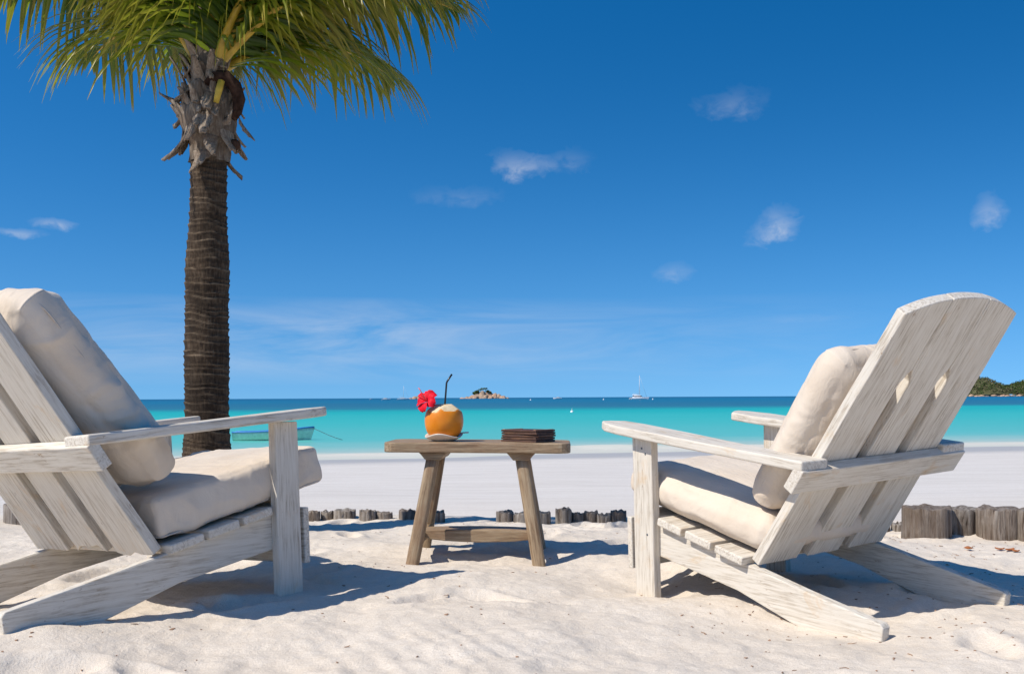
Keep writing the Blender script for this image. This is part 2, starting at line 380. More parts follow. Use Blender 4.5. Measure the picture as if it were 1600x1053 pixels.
# ------------------------------------------------------------------ chair poses (measured)
def chair_matrix(x, y, z, yaw, pitch, roll):
    return (Matrix.Translation((x, y, z)) @ Matrix.Rotation(yaw, 4, 'Z') @ Matrix.Rotation(roll, 4, 'X') @ Matrix.Rotation(-pitch, 4, 'Y'))
M_RIGHT = chair_matrix(.7859, 4.1475, -.0111, 2.1601, .0214, -.0436)
M_LEFT = chair_matrix(-1.0649, 3.8969, .0214, .9618, -.0092, -.0531)
W_, B_, HL, LEN, ZR = .757, .108, .577, 1.0845, .066
XB, ZB, TH, L1, L2, WB, WT = -.585, .165, .594, .992, 1.05, .665, .585
T_ = .035
TABLE = Matrix.Translation((-.15, 4.55, 0)) @ Matrix.Rotation(R(-2.5), 4, 'Z') @ Matrix.Rotation(R(.55), 4, 'Y')

# ------------------------------------------------------------------ ground
contacts = []
for Mx in (M_RIGHT, M_LEFT):
    for s in (1, -1):
        for lx, lz in ((-.05, -.035), (-LEN + .06, .012), (-LEN + .2, .0)):
            p = Mx @ Vector((lx, s * (W_ / 2 - .02), lz)); contacts.append((p.x, p.y, p.z))
for lx, ly in ((-.275, -.19), (.275, -.19), (-.275, .19), (.275, .19)):
    p = TABLE @ Vector((lx, ly, -.012 if ly < 0 else .01)); contacts.append((p.x, p.y, p.z))
contacts = np.array(contacts)
def shore_y(x):
    x = np.asarray(x, float)
    return 29.8 + .20 * x + .9 * np.sin(x * .11 + .5) + .25 * np.sin(x * .43)
def lip_y(x):
    x = np.asarray(x, float)
    return 6.05 - .38 * np.clip(x - 1.0, 0, 1.6) + .0 * x
def base_z(x, y):
    x = np.asarray(x, float); y = np.asarray(y, float)
    ly = lip_y(x); t = np.clip((y - ly) / 1.6, 0, 1); t = t * t * (3 - 2 * t)
    terr = -.36 * t
    sy = shore_y(x); u = np.clip((y - ly - 1.6) / (sy - ly - 1.6), 0, 3)
    beach = -.36 - .64 * np.clip(u, 0, 1) ** 1.15 - .9 * np.clip(u - 1, 0, 2)
    z = np.where(t < 1, terr, beach)
    near = 1 - t
    z = z + near * -.005 * np.exp(-((y - ly + .35) / .35) ** 2)
    z = z + near * (.05 * fbm(x * .9, y * .9, 3) + .022 * fbm(x * 3.1, y * 3.1, 3)) + (1 - near) * .03 * fbm(x * .25, y * .5, 3)
    return z
_K = np.exp(-((contacts[:, None, 0] - contacts[None, :, 0]) ** 2 + (contacts[:, None, 1] - contacts[None, :, 1]) ** 2) / (2 * .2 ** 2))
_res = contacts[:, 2] - base_z(contacts[:, 0], contacts[:, 1])
_w = np.linalg.solve(_K + .03 * np.eye(len(_K)), _res)
_foot = np.random.RandomState(5)
feet = [(fx, fy, fa, fl) for fx, fy, fa, fl in zip(_foot.uniform(-2.2, 2.6, 60), _foot.uniform(2.2, 5.8, 60), _foot.uniform(0, 3.1, 60), _foot.uniform(.7, 1.15, 60))]
def sand_z(x, y, fine=True):
    x = np.asarray(x, float); y = np.asarray(y, float)
    z = base_z(x, y)
    for (cx, cy, _), w in zip(contacts, _w): z = z + w * np.exp(-((x - cx) ** 2 + (y - cy) ** 2) / (2 * .2 ** 2))
    if fine:
        n = np.clip((lip_y(x) + .4 - y) / .6, 0, 1)
        gm = np.exp(-(((x[..., None] - contacts[:, 0]) ** 2 + (y[..., None] - contacts[:, 1]) ** 2) / (2 * .09 ** 2))).max(-1)
        rough = 0.0085 * fbm(x * 8, y * 8, 4, .6) + .0075 * np.abs(fbm(x * 17, y * 17, 3, .6))
        rk = np.exp(-(((x + .25) / .55) ** 2 + ((y - 2.75) / .35) ** 2)); rough = rough + .006 * rk * np.abs(np.sin((x * .8 + y * .45 + .15 * fbm(x * 3, y * 3, 2)) * 42))
        for (fx, fy, fa, fl) in feet:
            c, s = math.cos(fa), math.sin(fa); dx = ((x - fx) * c + (y - fy) * s) / (.15 * fl); dy = (-(x - fx) * s + (y - fy) * c) / (.065 * fl)
            r2 = dx * dx + dy * dy
            rough = rough - .024 * np.exp(-r2 * r2 * .9) + .010 * np.exp(-(np.sqrt(r2) - 1.35) ** 2 * 5)
        z = z + n * rough * (1 - .7 * gm)
    return z
def sz(x, y): return float(sand_z(np.array([x]), np.array([y]))[0])

def build_ground():
    def axis(lo, hi, step, out_lo, out_hi, g=1.12):
        a = list(np.arange(lo, hi, step)); s = step; v = a[-1]
        while v < out_hi: s *= g; v += s; a.append(v)
        s = step; v = a[0]; pre = []
        while v > out_lo: s *= g; v -= s; pre.append(v)
        return np.array(pre[::-1] + a)
    xs = axis(-2.6, 3.0, .0125, -160, 160); ys = axis(1.9, 6.9, .0125, -60, 75)
    X, Y = np.meshgrid(xs, ys); Z = sand_z(X, Y)
    nx, ny = len(xs), len(ys)
    V = np.stack([X.ravel(), Y.ravel(), Z.ravel()], 1)
    i = np.arange(nx * ny).reshape(ny, nx)
    Q = np.stack([i[:-1, :-1].ravel(), i[:-1, 1:].ravel(), i[1:, 1:].ravel(), i[1:, :-1].ravel()], 1)
    me = bpy.data.meshes.new('sand_beach'); me.vertices.add(len(V)); me.vertices.foreach_set('co', V.ravel())
    me.loops.add(Q.size); me.loops.foreach_set('vertex_index', Q.ravel().astype(np.int32)); me.polygons.add(len(Q))
    me.polygons.foreach_set('loop_start', np.arange(0, Q.size, 4, dtype=np.int32)); me.update(calc_edges=True)
    me.polygons.foreach_set('use_smooth', np.ones(len(Q), dtype=bool))
    wet = np.clip((Y - (shore_y(X) - 7.0)) / 4.0, 0, 1).ravel().astype(np.float32)
    a = me.attributes.new('wet', 'FLOAT', 'POINT'); a.data.foreach_set('value', wet)
    me.materials.append(SAND); o = bpy.data.objects.new('sand_beach', me); col.objects.link(o)
    tag(o, 'white coral sand beach sloping from the log edging to the water', 'sand', kind='structure')
build_ground()
SEA_Z = -1.0
def build_sea():
    xs = np.concatenate([-np.geomspace(60, 30000, 24)[::-1], np.linspace(-55, 70, 240), np.geomspace(76, 30000, 24)])
    ds = np.concatenate([np.linspace(-1.2, 12, 90), np.geomspace(12.6, 40000, 70)])
    X, D = np.meshgrid(xs, ds)
    far = np.clip(D / 400, 0, 1); base = shore_y(np.clip(X, -55, 70)) * (1 - far) + 30 * far
    Y = base + D + .35 * np.sin(X * .9) * np.exp(-np.abs(D) / 3) + .2 * fbm(X * 1.3, D * 0 + 3, 3) * np.exp(-np.abs(D) / 3)
    Z = np.full_like(X, SEA_Z)
    Z += .10 * np.exp(-((D - 2.3 - .5 * np.sin(X * .35)) / .45) ** 2) * (.6 + .5 * np.sin(X * .23 + 1)) + .05 * np.exp(-((D - 5.2) / .9) ** 2) * (.5 + .5 * np.sin(X * .31))
    Z += .02 * fbm(X * .8, Y * 1.2, 3) * np.exp(-np.clip(D, 0, 99) / 40) * (D > .5)
    Z -= .05 * np.clip(-D, 0, 1.2)
    nx, ny = len(xs), len(ds); i = np.arange(nx * ny).reshape(ny, nx)
    Q = np.stack([i[:-1, :-1].ravel(), i[:-1, 1:].ravel(), i[1:, 1:].ravel(), i[1:, :-1].ravel()], 1)
    o = mesh_obj('sea', np.stack([X.ravel(), Y.ravel(), Z.ravel()], 1), Q, WATER, attrs={'shore': np.clip(D, 0.3, None).ravel()})
    tag(o, 'turquoise lagoon turning deep blue towards the horizon', 'sea', kind='structure')
build_sea()

# ------------------------------------------------------------------ armchairs
def back_pt(l, y, fr=0.0):
    c, s = math.cos(TH), math.sin(TH); return Vector((XB - l * s + fr * c, y, ZB + l * c + fr * s))
BACK_X = (back_pt(1, 0) - back_pt(0, 0)).normalized()      # up along the back
BACK_N = (back_pt(0, 0, 1) - back_pt(0, 0, 0)).normalized()  # out of its front face
def half_w(l): return (WB + (WT - WB) * l / L1) / 2
def arch(y): # outline of the rounded top
    h = half_w(L1); return L1 + (L2 - L1) * (1 - (abs(y) / h) ** 2.2)
SLOT, SLOT_TOP = .056, .79
def slat_outline(k, rag):
    """k = -1, 0, 1; local X up the back, Y across"""
    g = .0012; n = 10; left = []; right = []
    def edge(side):  # y of an edge of this slat at height l
        def f(l):
            hw = half_w(l); third = hw / 3
            j = k + side * .5                     # seam index -1.5,-.5,.5,1.5
            if abs(j) > 1: return math.copysign(hw, j)
            c = math.copysign(third, j); s = -1 if side > 0 else 1
            if l < SLOT_TOP - .05: return c + s * SLOT / 2
            if l < SLOT_TOP: return c + s * (SLOT / 2 * (SLOT_TOP - l) / .05 + g)
            return c + s * g
        return f
    eL, eR = edge(-1), edge(1)
    ls = [0, .1, .2, .32, .45, .58, .7, SLOT_TOP - .051, SLOT_TOP - .025, SLOT_TOP, .86, .93]
    top = []
    y0, y1 = eL(L1), eR(L1)
    for i in range(9):
        y = y0 + (y1 - y0) * i / 8; top.append((arch(y), y))
    R_ = [(l, eR(l)) for l in ls]; L_ = [(l, eL(l)) for l in ls]
    bot = []
    ya, yb = eL(0), eR(0)
    for i in range(1, 6): bot.append((rag(i), ya + (yb - ya) * i / 6))
    pts = L_[::-1] + bot + R_ + top[::-1]
    return pts
def make_chair(M, label, ragged, seed, leg_drop=.085, tip=.185):
    rnd = random.Random(seed)
    root = empty('wooden_armchair', M); tag(root, label, 'armchair', 'white slatted armchairs facing the sea')
    w2 = W_ / 2; ys = w2 - T_
    for s in (1, -1):
        # front leg: plank on the outside, wide face to the side
        bm = prism_bm(rect(HL + leg_drop, B_), T_, .004, 2, .0012, seed + s)
        bm_obj('front_leg', bm, PAINT, root, frame((-B_ / 2, s * w2 - (0 if s > 0 else -T_) - (T_ if s > 0 else T_), -leg_drop), (0, 0, 1), (1, 0, 0)) if False else
               frame((-B_ / 2, s * (w2 - T_ / 2) - T_ / 2, -leg_drop), (0, 0, 1), (1, 0, 0)))
        for zz in (.515, .535, .21):
            V, Fc = lathe([(.0045, 0), (.0045, .0015), (.003, .0025), (.0008, .0026)], 10)
            mesh_obj('screw', V, Fc, ROPE, root, frame((-.075 + (.02 if zz == .535 else 0), s * (w2 - .0005), zz), (1, 0, 0), (0, 0, s) if s < 0 else (0, 0, -1)))
        # side rail that runs from the leg down to the ground behind
        xf = .015; zt = .262; top_r = (XB - .02 , ZB - .012)
        out = [(xf, zt), (-.12, zt - .012), (-.35, zt - .06 ), (top_r[0], top_r[1]), (-.8, .115), (-LEN + .01, ZR), (-LEN, ZR - .012), (-LEN + .012, -.030), (-LEN + .02, -.036),
               (-.86, -.030), (-.74, -.002), (-.5, .065), (-.25, .105), (xf, .145)]
        bm = prism_bm([(-x, z) for x, z in out], T_, .004, 2, .0012, seed + 5 + s)
        bm_obj('side_rail', bm, PAINT, root, frame((0, s * (ys - T_ / 2) - T_ / 2, 0), (-1, 0, 0), (0, 0, 1)))
        # arm
        ao = w2 + .053; ai = ao - .125; xe = -.862
        zf, zr = .632, .546
        ln = tip - xe
        o2 = [(0, ao), (ln * .3, ao + .0), (ln * .62, ao + .004), (ln * .86, ao - .002), (ln * .95, ao - .02), (ln, ao - .052), (ln * .992, ao - .085), (ln * .955, ai - .012), (ln * .85, ai - .024),
              (ln * .6, ai - .012), (ln * .3, ai + .012), (0, ai)]
        d = Vector((ln, 0, zf - zr)).normalized()
        bm = prism_bm([(x, s * y) for x, y in o2], .034, .007, 3, .001, seed + 9 + s)
        bm_obj('arm', bm, PAINT, root, frame(Vector((xe, 0, zr - .034)), d, (0, 1, 0)))
    # front apron
    bm = prism_bm(rect(W_ - .005, .20), .026, .004, 2, .001, seed + 20)
    bm_obj('front_apron', bm, PAINT, root, frame((.047, -(W_ - .005) / 2, .155), (0, 1, 0), (0, 0, 1)) if False else frame((.018, -(W_ - .005) / 2, .165), (0, 1, 0), (0, 0, 1)))
    # seat slats lie across the rails
    slope = Vector((.35 - .12, 0, .048)).normalized()
    pos = -.005
    for k, wd in enumerate((.095, .130, .130, .130)):
        c = pos - wd / 2
        z = .262 - (.012 * (-c / .12) if c > -.12 else .012 + (-c - .12) * .209)
        half = ys + (.028 if k else -.001)
        bm = prism_bm(rect(2 * half, wd), .030, .005, 2, .001, seed + 30 + k)
        bm_obj('seat_slat', bm, PAINT, root, frame((c, half, z + .001), (0, -1, 0), slope))
        pos -= wd + .018
    # back boards
    for k in (-1, 0, 1):
        rg = (lambda i: rnd.uniform(-.02, .012)) if ragged and k != (1 if ragged > 0 else -1) else (lambda i: rnd.uniform(-.002, .002))
        if ragged:
            bias = .05 if k == 0 else 0.0
            rr = rg; rg = (lambda i, rr=rr, b=bias: rr(i) + b * .6)
        bm = prism_bm(slat_outline(k, rg), T_, .003, 2, .001, seed + 40 + k)
        bm_obj('back_board', bm, PAINT, root, frame(back_pt(.0, 0, 0.0), BACK_X, (0, -1, 0) if False else (0, 1, 0)) @ Matrix.Translation((0, 0, -T_ if BACK_X.cross(Vector((0, 1, 0))).dot(BACK_N) < 0 else 0)))
    # cross rail behind the back, under the arm ends
    wr = .4305; lr0, lr1 = .358, .446; tr = .04
    bm = prism_bm(rect(2 * wr, lr1 - lr0), tr, .004, 2, .001, seed + 50)
    Mr = frame(back_pt((lr0 + lr1) / 2, -wr, 0), (0, 1, 0), BACK_X)
    zdir = Mr.to_3x3().col[2]
    off = -.001 if zdir.dot(BACK_N) < 0 else None
    if off is None: Mr = frame(back_pt((lr0 + lr1) / 2, wr, 0), (0, -1, 0), BACK_X)
    bm_obj('cross_rail', bm, PAINT, root, Mr @ Matrix.Translation((0, 0, .0015)))
    return root
chair_r = make_chair(M_RIGHT, 'white weathered wooden armchair whose tall arched slotted back stands before the log stumps', 0, 3)
chair_l = make_chair(M_LEFT, 'white weathered wooden armchair in front of the palm trunk, rust stains on its back boards', 1, 61, tip=.155)

# ------------------------------------------------------------------ cushions
def cushion(name, lx, ly, lz, rad, puff, seed, wr=.006, nx=84, ny=84, nz=20, pinch=.0, corner=.0):
    """stuffed cushion: rounded box, swollen faces, gathered edges; centred in XY, bottom at z=0"""
    rs = np.random.RandomState(seed)
    bm = bmesh.new(); verts = {}
    def V(i, j, k):
        key = (i, j, k)
        if key not in verts:
            u, v, w = 2 * i / nx - 1, 2 * j / ny - 1, 2 * k / nz - 1
            verts[key] = bm.verts.new((u, v, w))
        return verts[key]
    for i in range(nx):
        for j in range(ny):
            bm.faces.new((V(i, j, 0), V(i, j + 1, 0), V(i + 1, j + 1, 0), V(i + 1, j, 0))); bm.faces.new((V(i, j, nz), V(i + 1, j, nz), V(i + 1, j + 1, nz), V(i, j + 1, nz)))
    for i in range(nx):
        for k in range(nz):
            bm.faces.new((V(i, 0, k), V(i + 1, 0, k), V(i + 1, 0, k + 1), V(i, 0, k + 1))); bm.faces.new((V(i, ny, k), V(i, ny, k + 1), V(i + 1, ny, k + 1), V(i + 1, ny, k)))
    for j in range(ny):
        for k in range(nz):
            bm.faces.new((V(0, j, k), V(0, j, k + 1), V(0, j + 1, k + 1), V(0, j + 1, k))); bm.faces.new((V(nx, j, k), V(nx, j + 1, k), V(nx, j + 1, k + 1), V(nx, j, k + 1)))
    hx, hy, hz = lx / 2, ly / 2, lz / 2
    so = Vector((seed * 1.7, seed * .9, seed * .4))
    for v in bm.verts:
        u, w_, t = v.co
        thick = (1 - pinch * max(abs(u), abs(w_)) ** 3.0) * (1 - .35 * pinch * (abs(u) * abs(w_)) ** 2)
        P = Vector((u * hx, w_ * hy, t * hz * thick))
        r = min(rad, hz * thick * .98)
        core = Vector((max(-hx + r, min(hx - r, P.x)), max(-hy + r, min(hy - r, P.y)), max(-hz * thick + r, min(hz * thick - r, P.z))))
        d = P - core
        if d.length > 1e-9: P = core + d.normalized() * r
        bulge = (1 - u * u) * (1 - w_ * w_)
        P.z += puff * bulge * (1 if t > 0 else -.35) * abs(t)
        ex = (1 - abs(t) ** 2)                               # side panels swell
        P.x += math.copysign(.014 * ex * (1 - w_ * w_), u) * (abs(u) ** 6); P.y += math.copysign(.014 * ex * (1 - u * u), w_) * (abs(w_) ** 6)
        cr = (abs(u) * abs(w_)) ** 8; P.x += corner * cr * (1 if u > 0 else -1); P.y += corner * cr * (1 if w_ > 0 else -1)
        e = max(abs(u), abs(w_)) ** 4
        q = P * 1.0
        wn = noise.noise(Vector((q.x * 9, q.y * 9, q.z * 14)) + so) * .7 + noise.noise(Vector((q.x * 4 + q.y * 16, q.y * 5 - q.x * 9, q.z * 7)) + so * 2)
        rid = 1 - abs(noise.noise(Vector((q.x * 6 - q.y * 3, q.y * 7 + q.x * 5, q.z * 9)) - so)) * 2.2
        n_ = Vector((u ** 5, w_ ** 5, t)).normalized()
        m1 = max(0, noise.noise(q * 3.1 + so * 3) + .12) * 2.2; m2 = max(0, noise.noise(q * 3.7 - so * 2) + .08) * 2.2
        def crease(p_): return max(0, 1 - abs(noise.noise(p_)) * 4.5) ** 2
        cz = m1 * crease(Vector((q.x * 5 + q.y * 2, q.y * 15 - q.x * 5, q.z * 6)) + so) + m2 * crease(Vector((q.x * 15 + q.y * 6, q.y * 4 - q.x * 2, q.z * 6)) - so)
        ga = e * max(0, 1 - abs(t) * .9) * (math.sin((q.x if abs(w_) > abs(u) else q.y) * 150 + 5 * noise.noise(q * 14 + so)) * .5 + .5) * max(0, noise.noise(q * 6 + so) + .25)
        P -= n_ * (wr * .6 * cz) ; P += n_ * (wr * .9 * ga)
        P += n_ * (wr * (.4 + .9 * e) * wn + wr * .9 * max(0, rid) ** 3 * (.3 + e))
        v.co = P + Vector((0, 0, hz))
    for f in bm.faces: f.smooth = True
    return bm
def put_cushion(name, M, args, label, group=None, piping=None):
    bm = cushion(name, **args); me = bpy.data.meshes.new(name); bm.to_mesh(me); bm.free(); me.materials.append(CLOTH)
    for p in me.polygons: p.use_smooth = True
    o = bpy.data.objects.new(name, me); col.objects.link(o); o.matrix_world = M; tag(o, label, 'cushion', group)
    if piping:
        inset = -.007 if len(piping) == 1 else .002; hx, hy = args['lx'] / 2 - inset, args['ly'] / 2 - inset; r = .03 if len(piping) > 1 else .09
        for z in piping:
            pth = []
            for cx, cy, a0 in ((1, 1, 0), (-1, 1, 90), (-1, -1, 180), (1, -1, 270)):
                for q in range(7):
                    a = R(a0 + q * 15); pth.append((cx * (hx - r) + r * math.cos(a), cy * (hy - r) + r * math.sin(a), z))
            pth.append(pth[0]); V, Fc = tube(pth, .0028, 6, False)
            mesh_obj('piping', V, Fc, SEAM, o)
    return o
seat_dir = Vector((1, 0, .20)).normalized()
def seat_M(M, fwd, lift=0.0):
    return M @ frame((fwd, 0, .262 + .026 + .004 + (fwd + .1) * .2 + lift), seat_dir, (0, 1, 0))
def back_M(M, l, fr, lean=0.0, dy=0.0):
    return M @ frame(back_pt(l, dy, T_ + fr), BACK_X, (0, -1, 0) if BACK_X.cross(Vector((0, -1, 0))).dot(BACK_N) > 0 else (0, 1, 0)) @ Matrix.Rotation(lean, 4, 'Y')
SC = dict(lx=.74, ly=.665, lz=.150, rad=.030, puff=.016, wr=.0042, pinch=.06)
put_cushion('seat_cushion', seat_M(M_RIGHT, -.255), dict(SC, seed=2, rad=.055, pinch=.14, wr=.0032), 'thick cream seat cushion on the armchair by the log stumps, lit along its side', 'cream canvas cushions')
put_cushion('seat_cushion', seat_M(M_LEFT, -.190), dict(SC, seed=5, rad=.022), 'thick cream seat cushion on the armchair in front of the palm trunk', 'cream canvas cushions', piping=(.128, .014))
BC = dict(lx=.62, ly=.60, lz=.185, rad=.085, puff=.03, wr=.0055, pinch=.20, corner=.012)
put_cushion('back_cushion', back_M(M_RIGHT, .465, .004), dict(BC, seed=14, lx=.615, ly=.64, lz=.19, wr=.0026, corner=.010), 'plump cream back cushion leaning in the armchair by the log stumps', 'cream canvas cushions', piping=(.0975,))
put_cushion('back_cushion', back_M(M_LEFT, .50, .034, .11), dict(BC, seed=22, lx=.72, ly=.63, lz=.22, wr=.0065, corner=.015), 'wrinkled cream back cushion leaning in the armchair in front of the palm trunk', 'cream canvas cushions', piping=(.11,))

# ------------------------------------------------------------------ table
def build_table():
    root = empty('side_table', TABLE); tag(root, 'low weathered teak side table between the two armchairs', 'table')
    hx, hy, r = .402, .19, .055
    out = []
    for cx, cy, a0 in ((1, 1, 0), (-1, 1, 90), (-1, -1, 180), (1, -1, 270)):
        for q in range(6): a = R(a0 + q * 18); out.append((cx * (hx - r) + r * math.cos(a), cy * (hy - r) + r * math.sin(a)))
    bm_obj('tabletop', prism_bm(out, .043, .006, 3, .0008, 70), TEAK, root, Matrix.Translation((0, 0, .464)))
    for sx in (-1, 1):
        # shaped block under the top that the two legs of an end are tenoned into
        o2 = [(-.062, .0), (-.05, -.012), (-.034, -.032), (.034, -.032), (.05, -.012), (.062, 0)]
        bm_obj('corbel', prism_bm(o2, .31, .004, 2, .0006, 75 + sx), TEAK, root, frame((sx * .19, .155, .4635), (1, 0, 0), (0, 0, 1)))
        for sy in (-1, 1):
            a = Vector((sx * .192, sy * .125, .44)); b = Vector((sx * .284, sy * .2, -.09))
            V = []; Fc = []
            d = (b - a).normalized(); ax = Vector((1, 0, 0)); ax = (ax - d * ax.dot(d)).normalized(); ay = d.cross(ax)
            n = 12; P = []
            pth = [a.lerp(b, i / n) for i in range(n + 1)]
            seg = 14
            for i, p in enumerate(pth):
                for k in range(seg):
                    t = 2 * math.pi * k / seg; c_, s_ = math.cos(t), math.sin(t)
                    ex = lambda v: math.copysign(abs(v) ** .6, v)
                    rr = .0285 * (1 + .03 * noise.noise(p * 14 + Vector((sx, sy, 0))))
                    P.append(((p - a).dot(d), ex(c_) * rr, ex(s_) * rr * .95))
            for i in range(n):
                for k in range(seg): Fc.append((i * seg + k, i * seg + (k + 1) % seg, (i + 1) * seg + (k + 1) % seg, (i + 1) * seg + k))
            Fc.append(tuple(range(seg - 1, -1, -1))); Fc.append(tuple(n * seg + k for k in range(seg)))
            o = mesh_obj('leg', P, Fc, TEAK, root, frame(a, d, ax))
        # end rail between the two legs of one end
        bm_obj('end_rail', prism_bm(rect(.30, .05), .03, .005, 2, .0008, 80 + sx), TEAK, root, frame((sx * .25 - .015, -.15, .092), (0, 1, 0), (0, 0, 1)))
    o3 = [(0, .02), (.1, .024), (.24, .025), (.38, .024), (.48, .02), (.48, -.018), (.38, -.027), (.24, -.032), (.1, -.027), (0, -.018)]
    bm_obj('stretcher', prism_bm(o3, .13, .005, 2, .0008, 90), TEAK, root, frame((-.24, .065, .098), (1, 0, 0), (0, 0, 1)))
build_table()
TOPZ = .508
def on_table(lx, ly, z=TOPZ): return TABLE @ Vector((lx, ly, z))

# saucer, coconut, straw, hibiscus
def build_drink():
    p = on_table(-.155, -.035); base = Matrix.Translation(p)
    prof = [(.0, .001), (.045, .001), (.05, .003), (.062, .010), (.078, .019), (.084, .025), (.0835, .028), (.076, .0235), (.06, .0145), (.045, .009), (.0, .0085)]
    V, Fc = lathe([(max(r, .0008), z) for r, z in prof], 48)
    for v in V:
        a = math.atan2(v.y, v.x); v.z += max(0, v.length - .05) * .20 * math.sin(3 * a + .6)
    o = mesh_obj('saucer', V, Fc, CERAMIC, None, base); tag(o, 'small cream saucer with a wavy rim under the coconut', 'saucer')
    # spoon resting on the rim
    sp = [Vector((.035, .03, .0285)), Vector((.06, .025, .031)), Vector((.084, .012, .036)), Vector((.108, .0, .0375))]
    V, Fc = tube([p + q for q in sp], [.0045, .003, .003, .0035], 8)
    o = mesh_obj('spoon', V, Fc, METAL); tag(o, 'small metal spoon handle sticking out over the saucer rim', 'spoon')
    # coconut
    n, seg = 40, 56; V = []; cut = []
    Rx, Hh = .0855, .178
    for i in range(n + 1):
        t = i / n; phi = math.pi * t; zz = -math.cos(phi); rr = math.sin(phi) ** .74
        for k in range(seg):
            a = 2 * math.pi * k / seg
            x, y, z = Rx * rr * math.cos(a), Rx * rr * math.sin(a), Hh / 2 * zz
            tri = 1 + .018 * math.cos(3 * a + .5); x *= tri; y *= tri
            c = 0.0
            # trimmed top: sliced facets meeting in a blunt cap
            for ca, ct, cd in ((-2.2, .66, .0805), (-1.1, .68, .0800), (.0, .66, .0805), (1.0, .66, .081), (2.1, .68, .0805), (3.1, .66, .080), (-1.6, .36, .0765), (.6, .34, .0765), (2.7, .36, .0765), (0., 0., .0735)):
                nx_, ny_, nz_ = math.sin(ct) * math.cos(ca), math.sin(ct) * math.sin(ca), math.cos(ct)
                dd = x * nx_ + y * ny_ + z * nz_ - cd
                if dd > 0: x -= nx_ * dd; y -= ny_ * dd; z -= nz_ * dd; c = 1.0
            if z < -Hh / 2 + .012: z = -Hh / 2 + .012 - (-Hh / 2 + .012 - z) * .25
            V.append((x, y, z)); cut.append(c)
    Fc = []
    for i in range(n):
        for k in range(seg): Fc.append((i * seg + k, i * seg + (k + 1) % seg, (i + 1) * seg + (k + 1) % seg, (i + 1) * seg + k))
    zmin = min(v[2] for v in V)
    C = p + Vector((0, 0, .0095 - zmin))
    o = mesh_obj('coconut', V, Fc, NUT, None, Matrix.Translation(C), attrs={'cut': cut}); tag(o, 'orange king coconut with its top sliced off, standing on the saucer', 'coconut')
    # straw
    s0 = C + Vector((.004, -.02, .04)); s1 = s0 + Vector((.010, 0, .125)); s2 = s1 + Vector((.003, 0, .008)); s3 = s1 + Vector((.024, 0, .040))
    V, Fc = tube([s0, s0.lerp(s1, .5), s1, s2, s3], .0042, 10)
    o = mesh_obj('drinking_straw', V, Fc, STRAW); tag(o, 'black bent drinking straw standing in the coconut', 'straw')
    # hibiscus
    fc = C + Vector((-.070, -.030, .086)); axis = Vector((-.45, -.62, .55)).normalized()
    root = empty('hibiscus_flower', Matrix.Translation(fc)); tag(root, 'red hibiscus flower tucked beside the straw on the coconut', 'flower')
    ux = axis.cross(Vector((0, 0, 1))).normalized(); uy = axis.cross(ux)
    for k in range(5):
        a = 2 * math.pi * k / 5 + .35; d = ux * math.cos(a) + uy * math.sin(a); tn = axis.cross(d)
        V = []; Fc = []; nu, nv = 10, 8; Lp = .047 + .004 * math.sin(k * 2.1)
        for i in range(nu + 1):
            u = i / nu; wdt = .027 * math.sin(min(1, u * 1.0) * math.pi * .62 + .12) * (1 if u < .8 else 1 - (u - .8) * 1.6)
            for j in range(nv + 1):
                v = 2 * j / nv - 1
                rise = .022 * math.sin(u * 1.9) - .020 * u * u * (1 + .4 * math.sin(k)) + .004 * math.sin(v * 6 + k) * u + .006 * v * v * u
                V.append(d * (Lp * u + .003) + tn * (wdt * v) + axis * (rise + .004 * v))
        for i in range(nu):
            for j in range(nv): Fc.append((i * (nv + 1) + j, i * (nv + 1) + j + 1, (i + 1) * (nv + 1) + j + 1, (i + 1) * (nv + 1) + j))
        po = mesh_obj('petal', V, Fc, PETAL, root); so = po.modifiers.new('t', 'SOLIDIFY'); so.thickness = .0008
    e = axis * .03 + Vector((-.014, 0, .030)); V, Fc = tube([Vector((0, 0, 0)), axis * .02, e, e + Vector((-.008, 0, .012))], [.0028, .0022, .0018, .0022], 8)
    mesh_obj('stamen', V, Fc, STAMEN, root)
    tail = C + Vector((-.030, -.026, .063)) - fc
    V, Fc = tube([axis * -.002, tail * .6 + Vector((0, 0, .004)), tail], [.004, .003, .003], 8); mesh_obj('stem', V, Fc, PETAL, root)
build_drink()
def build_boards():
    z = TOPZ
    rs = random.Random(4)
    for k in range(5):
        t = .0108
        a = R(-38 + rs.uniform(-2.5, 2.5)); p = on_table(.218 + rs.uniform(-.002, .002), -.035 + rs.uniform(-.002, .002), z + .0005)
        hx, hy = .098, .068
        out = [(-hx, -hy), (hx, -hy), (hx, hy), (-hx, hy)]
        M = Matrix.Translation(p) @ Matrix.Rotation(a - R(0), 4, 'Z')
        bm = prism_bm(out, t - .002, .0012, 2, 0); 
        root = bm_obj('wooden_board', bm, DARKWOOD, None, M)
        tag(root, ('bottom', 'second from bottom', 'middle', 'second from top', 'top')[k] + ' dark brown board of the small stack lying beside the coconut', 'board', 'stack of small dark boards')
        for cx in (-1, 1):                                   # pale edge strips
            bm = prism_bm([(-.006, -hy + .004), (.006, -hy + .004), (.006, hy - .004), (-.006, hy - .004)], .0018, .0003, 1, 0)
            bm_obj('edge_strip', bm, PALEWOOD if k == 4 else DARKWOOD, root, Matrix.Translation((cx * (hx - .012), 0, t - .0021)))
        z += t + .0003
build_boards()

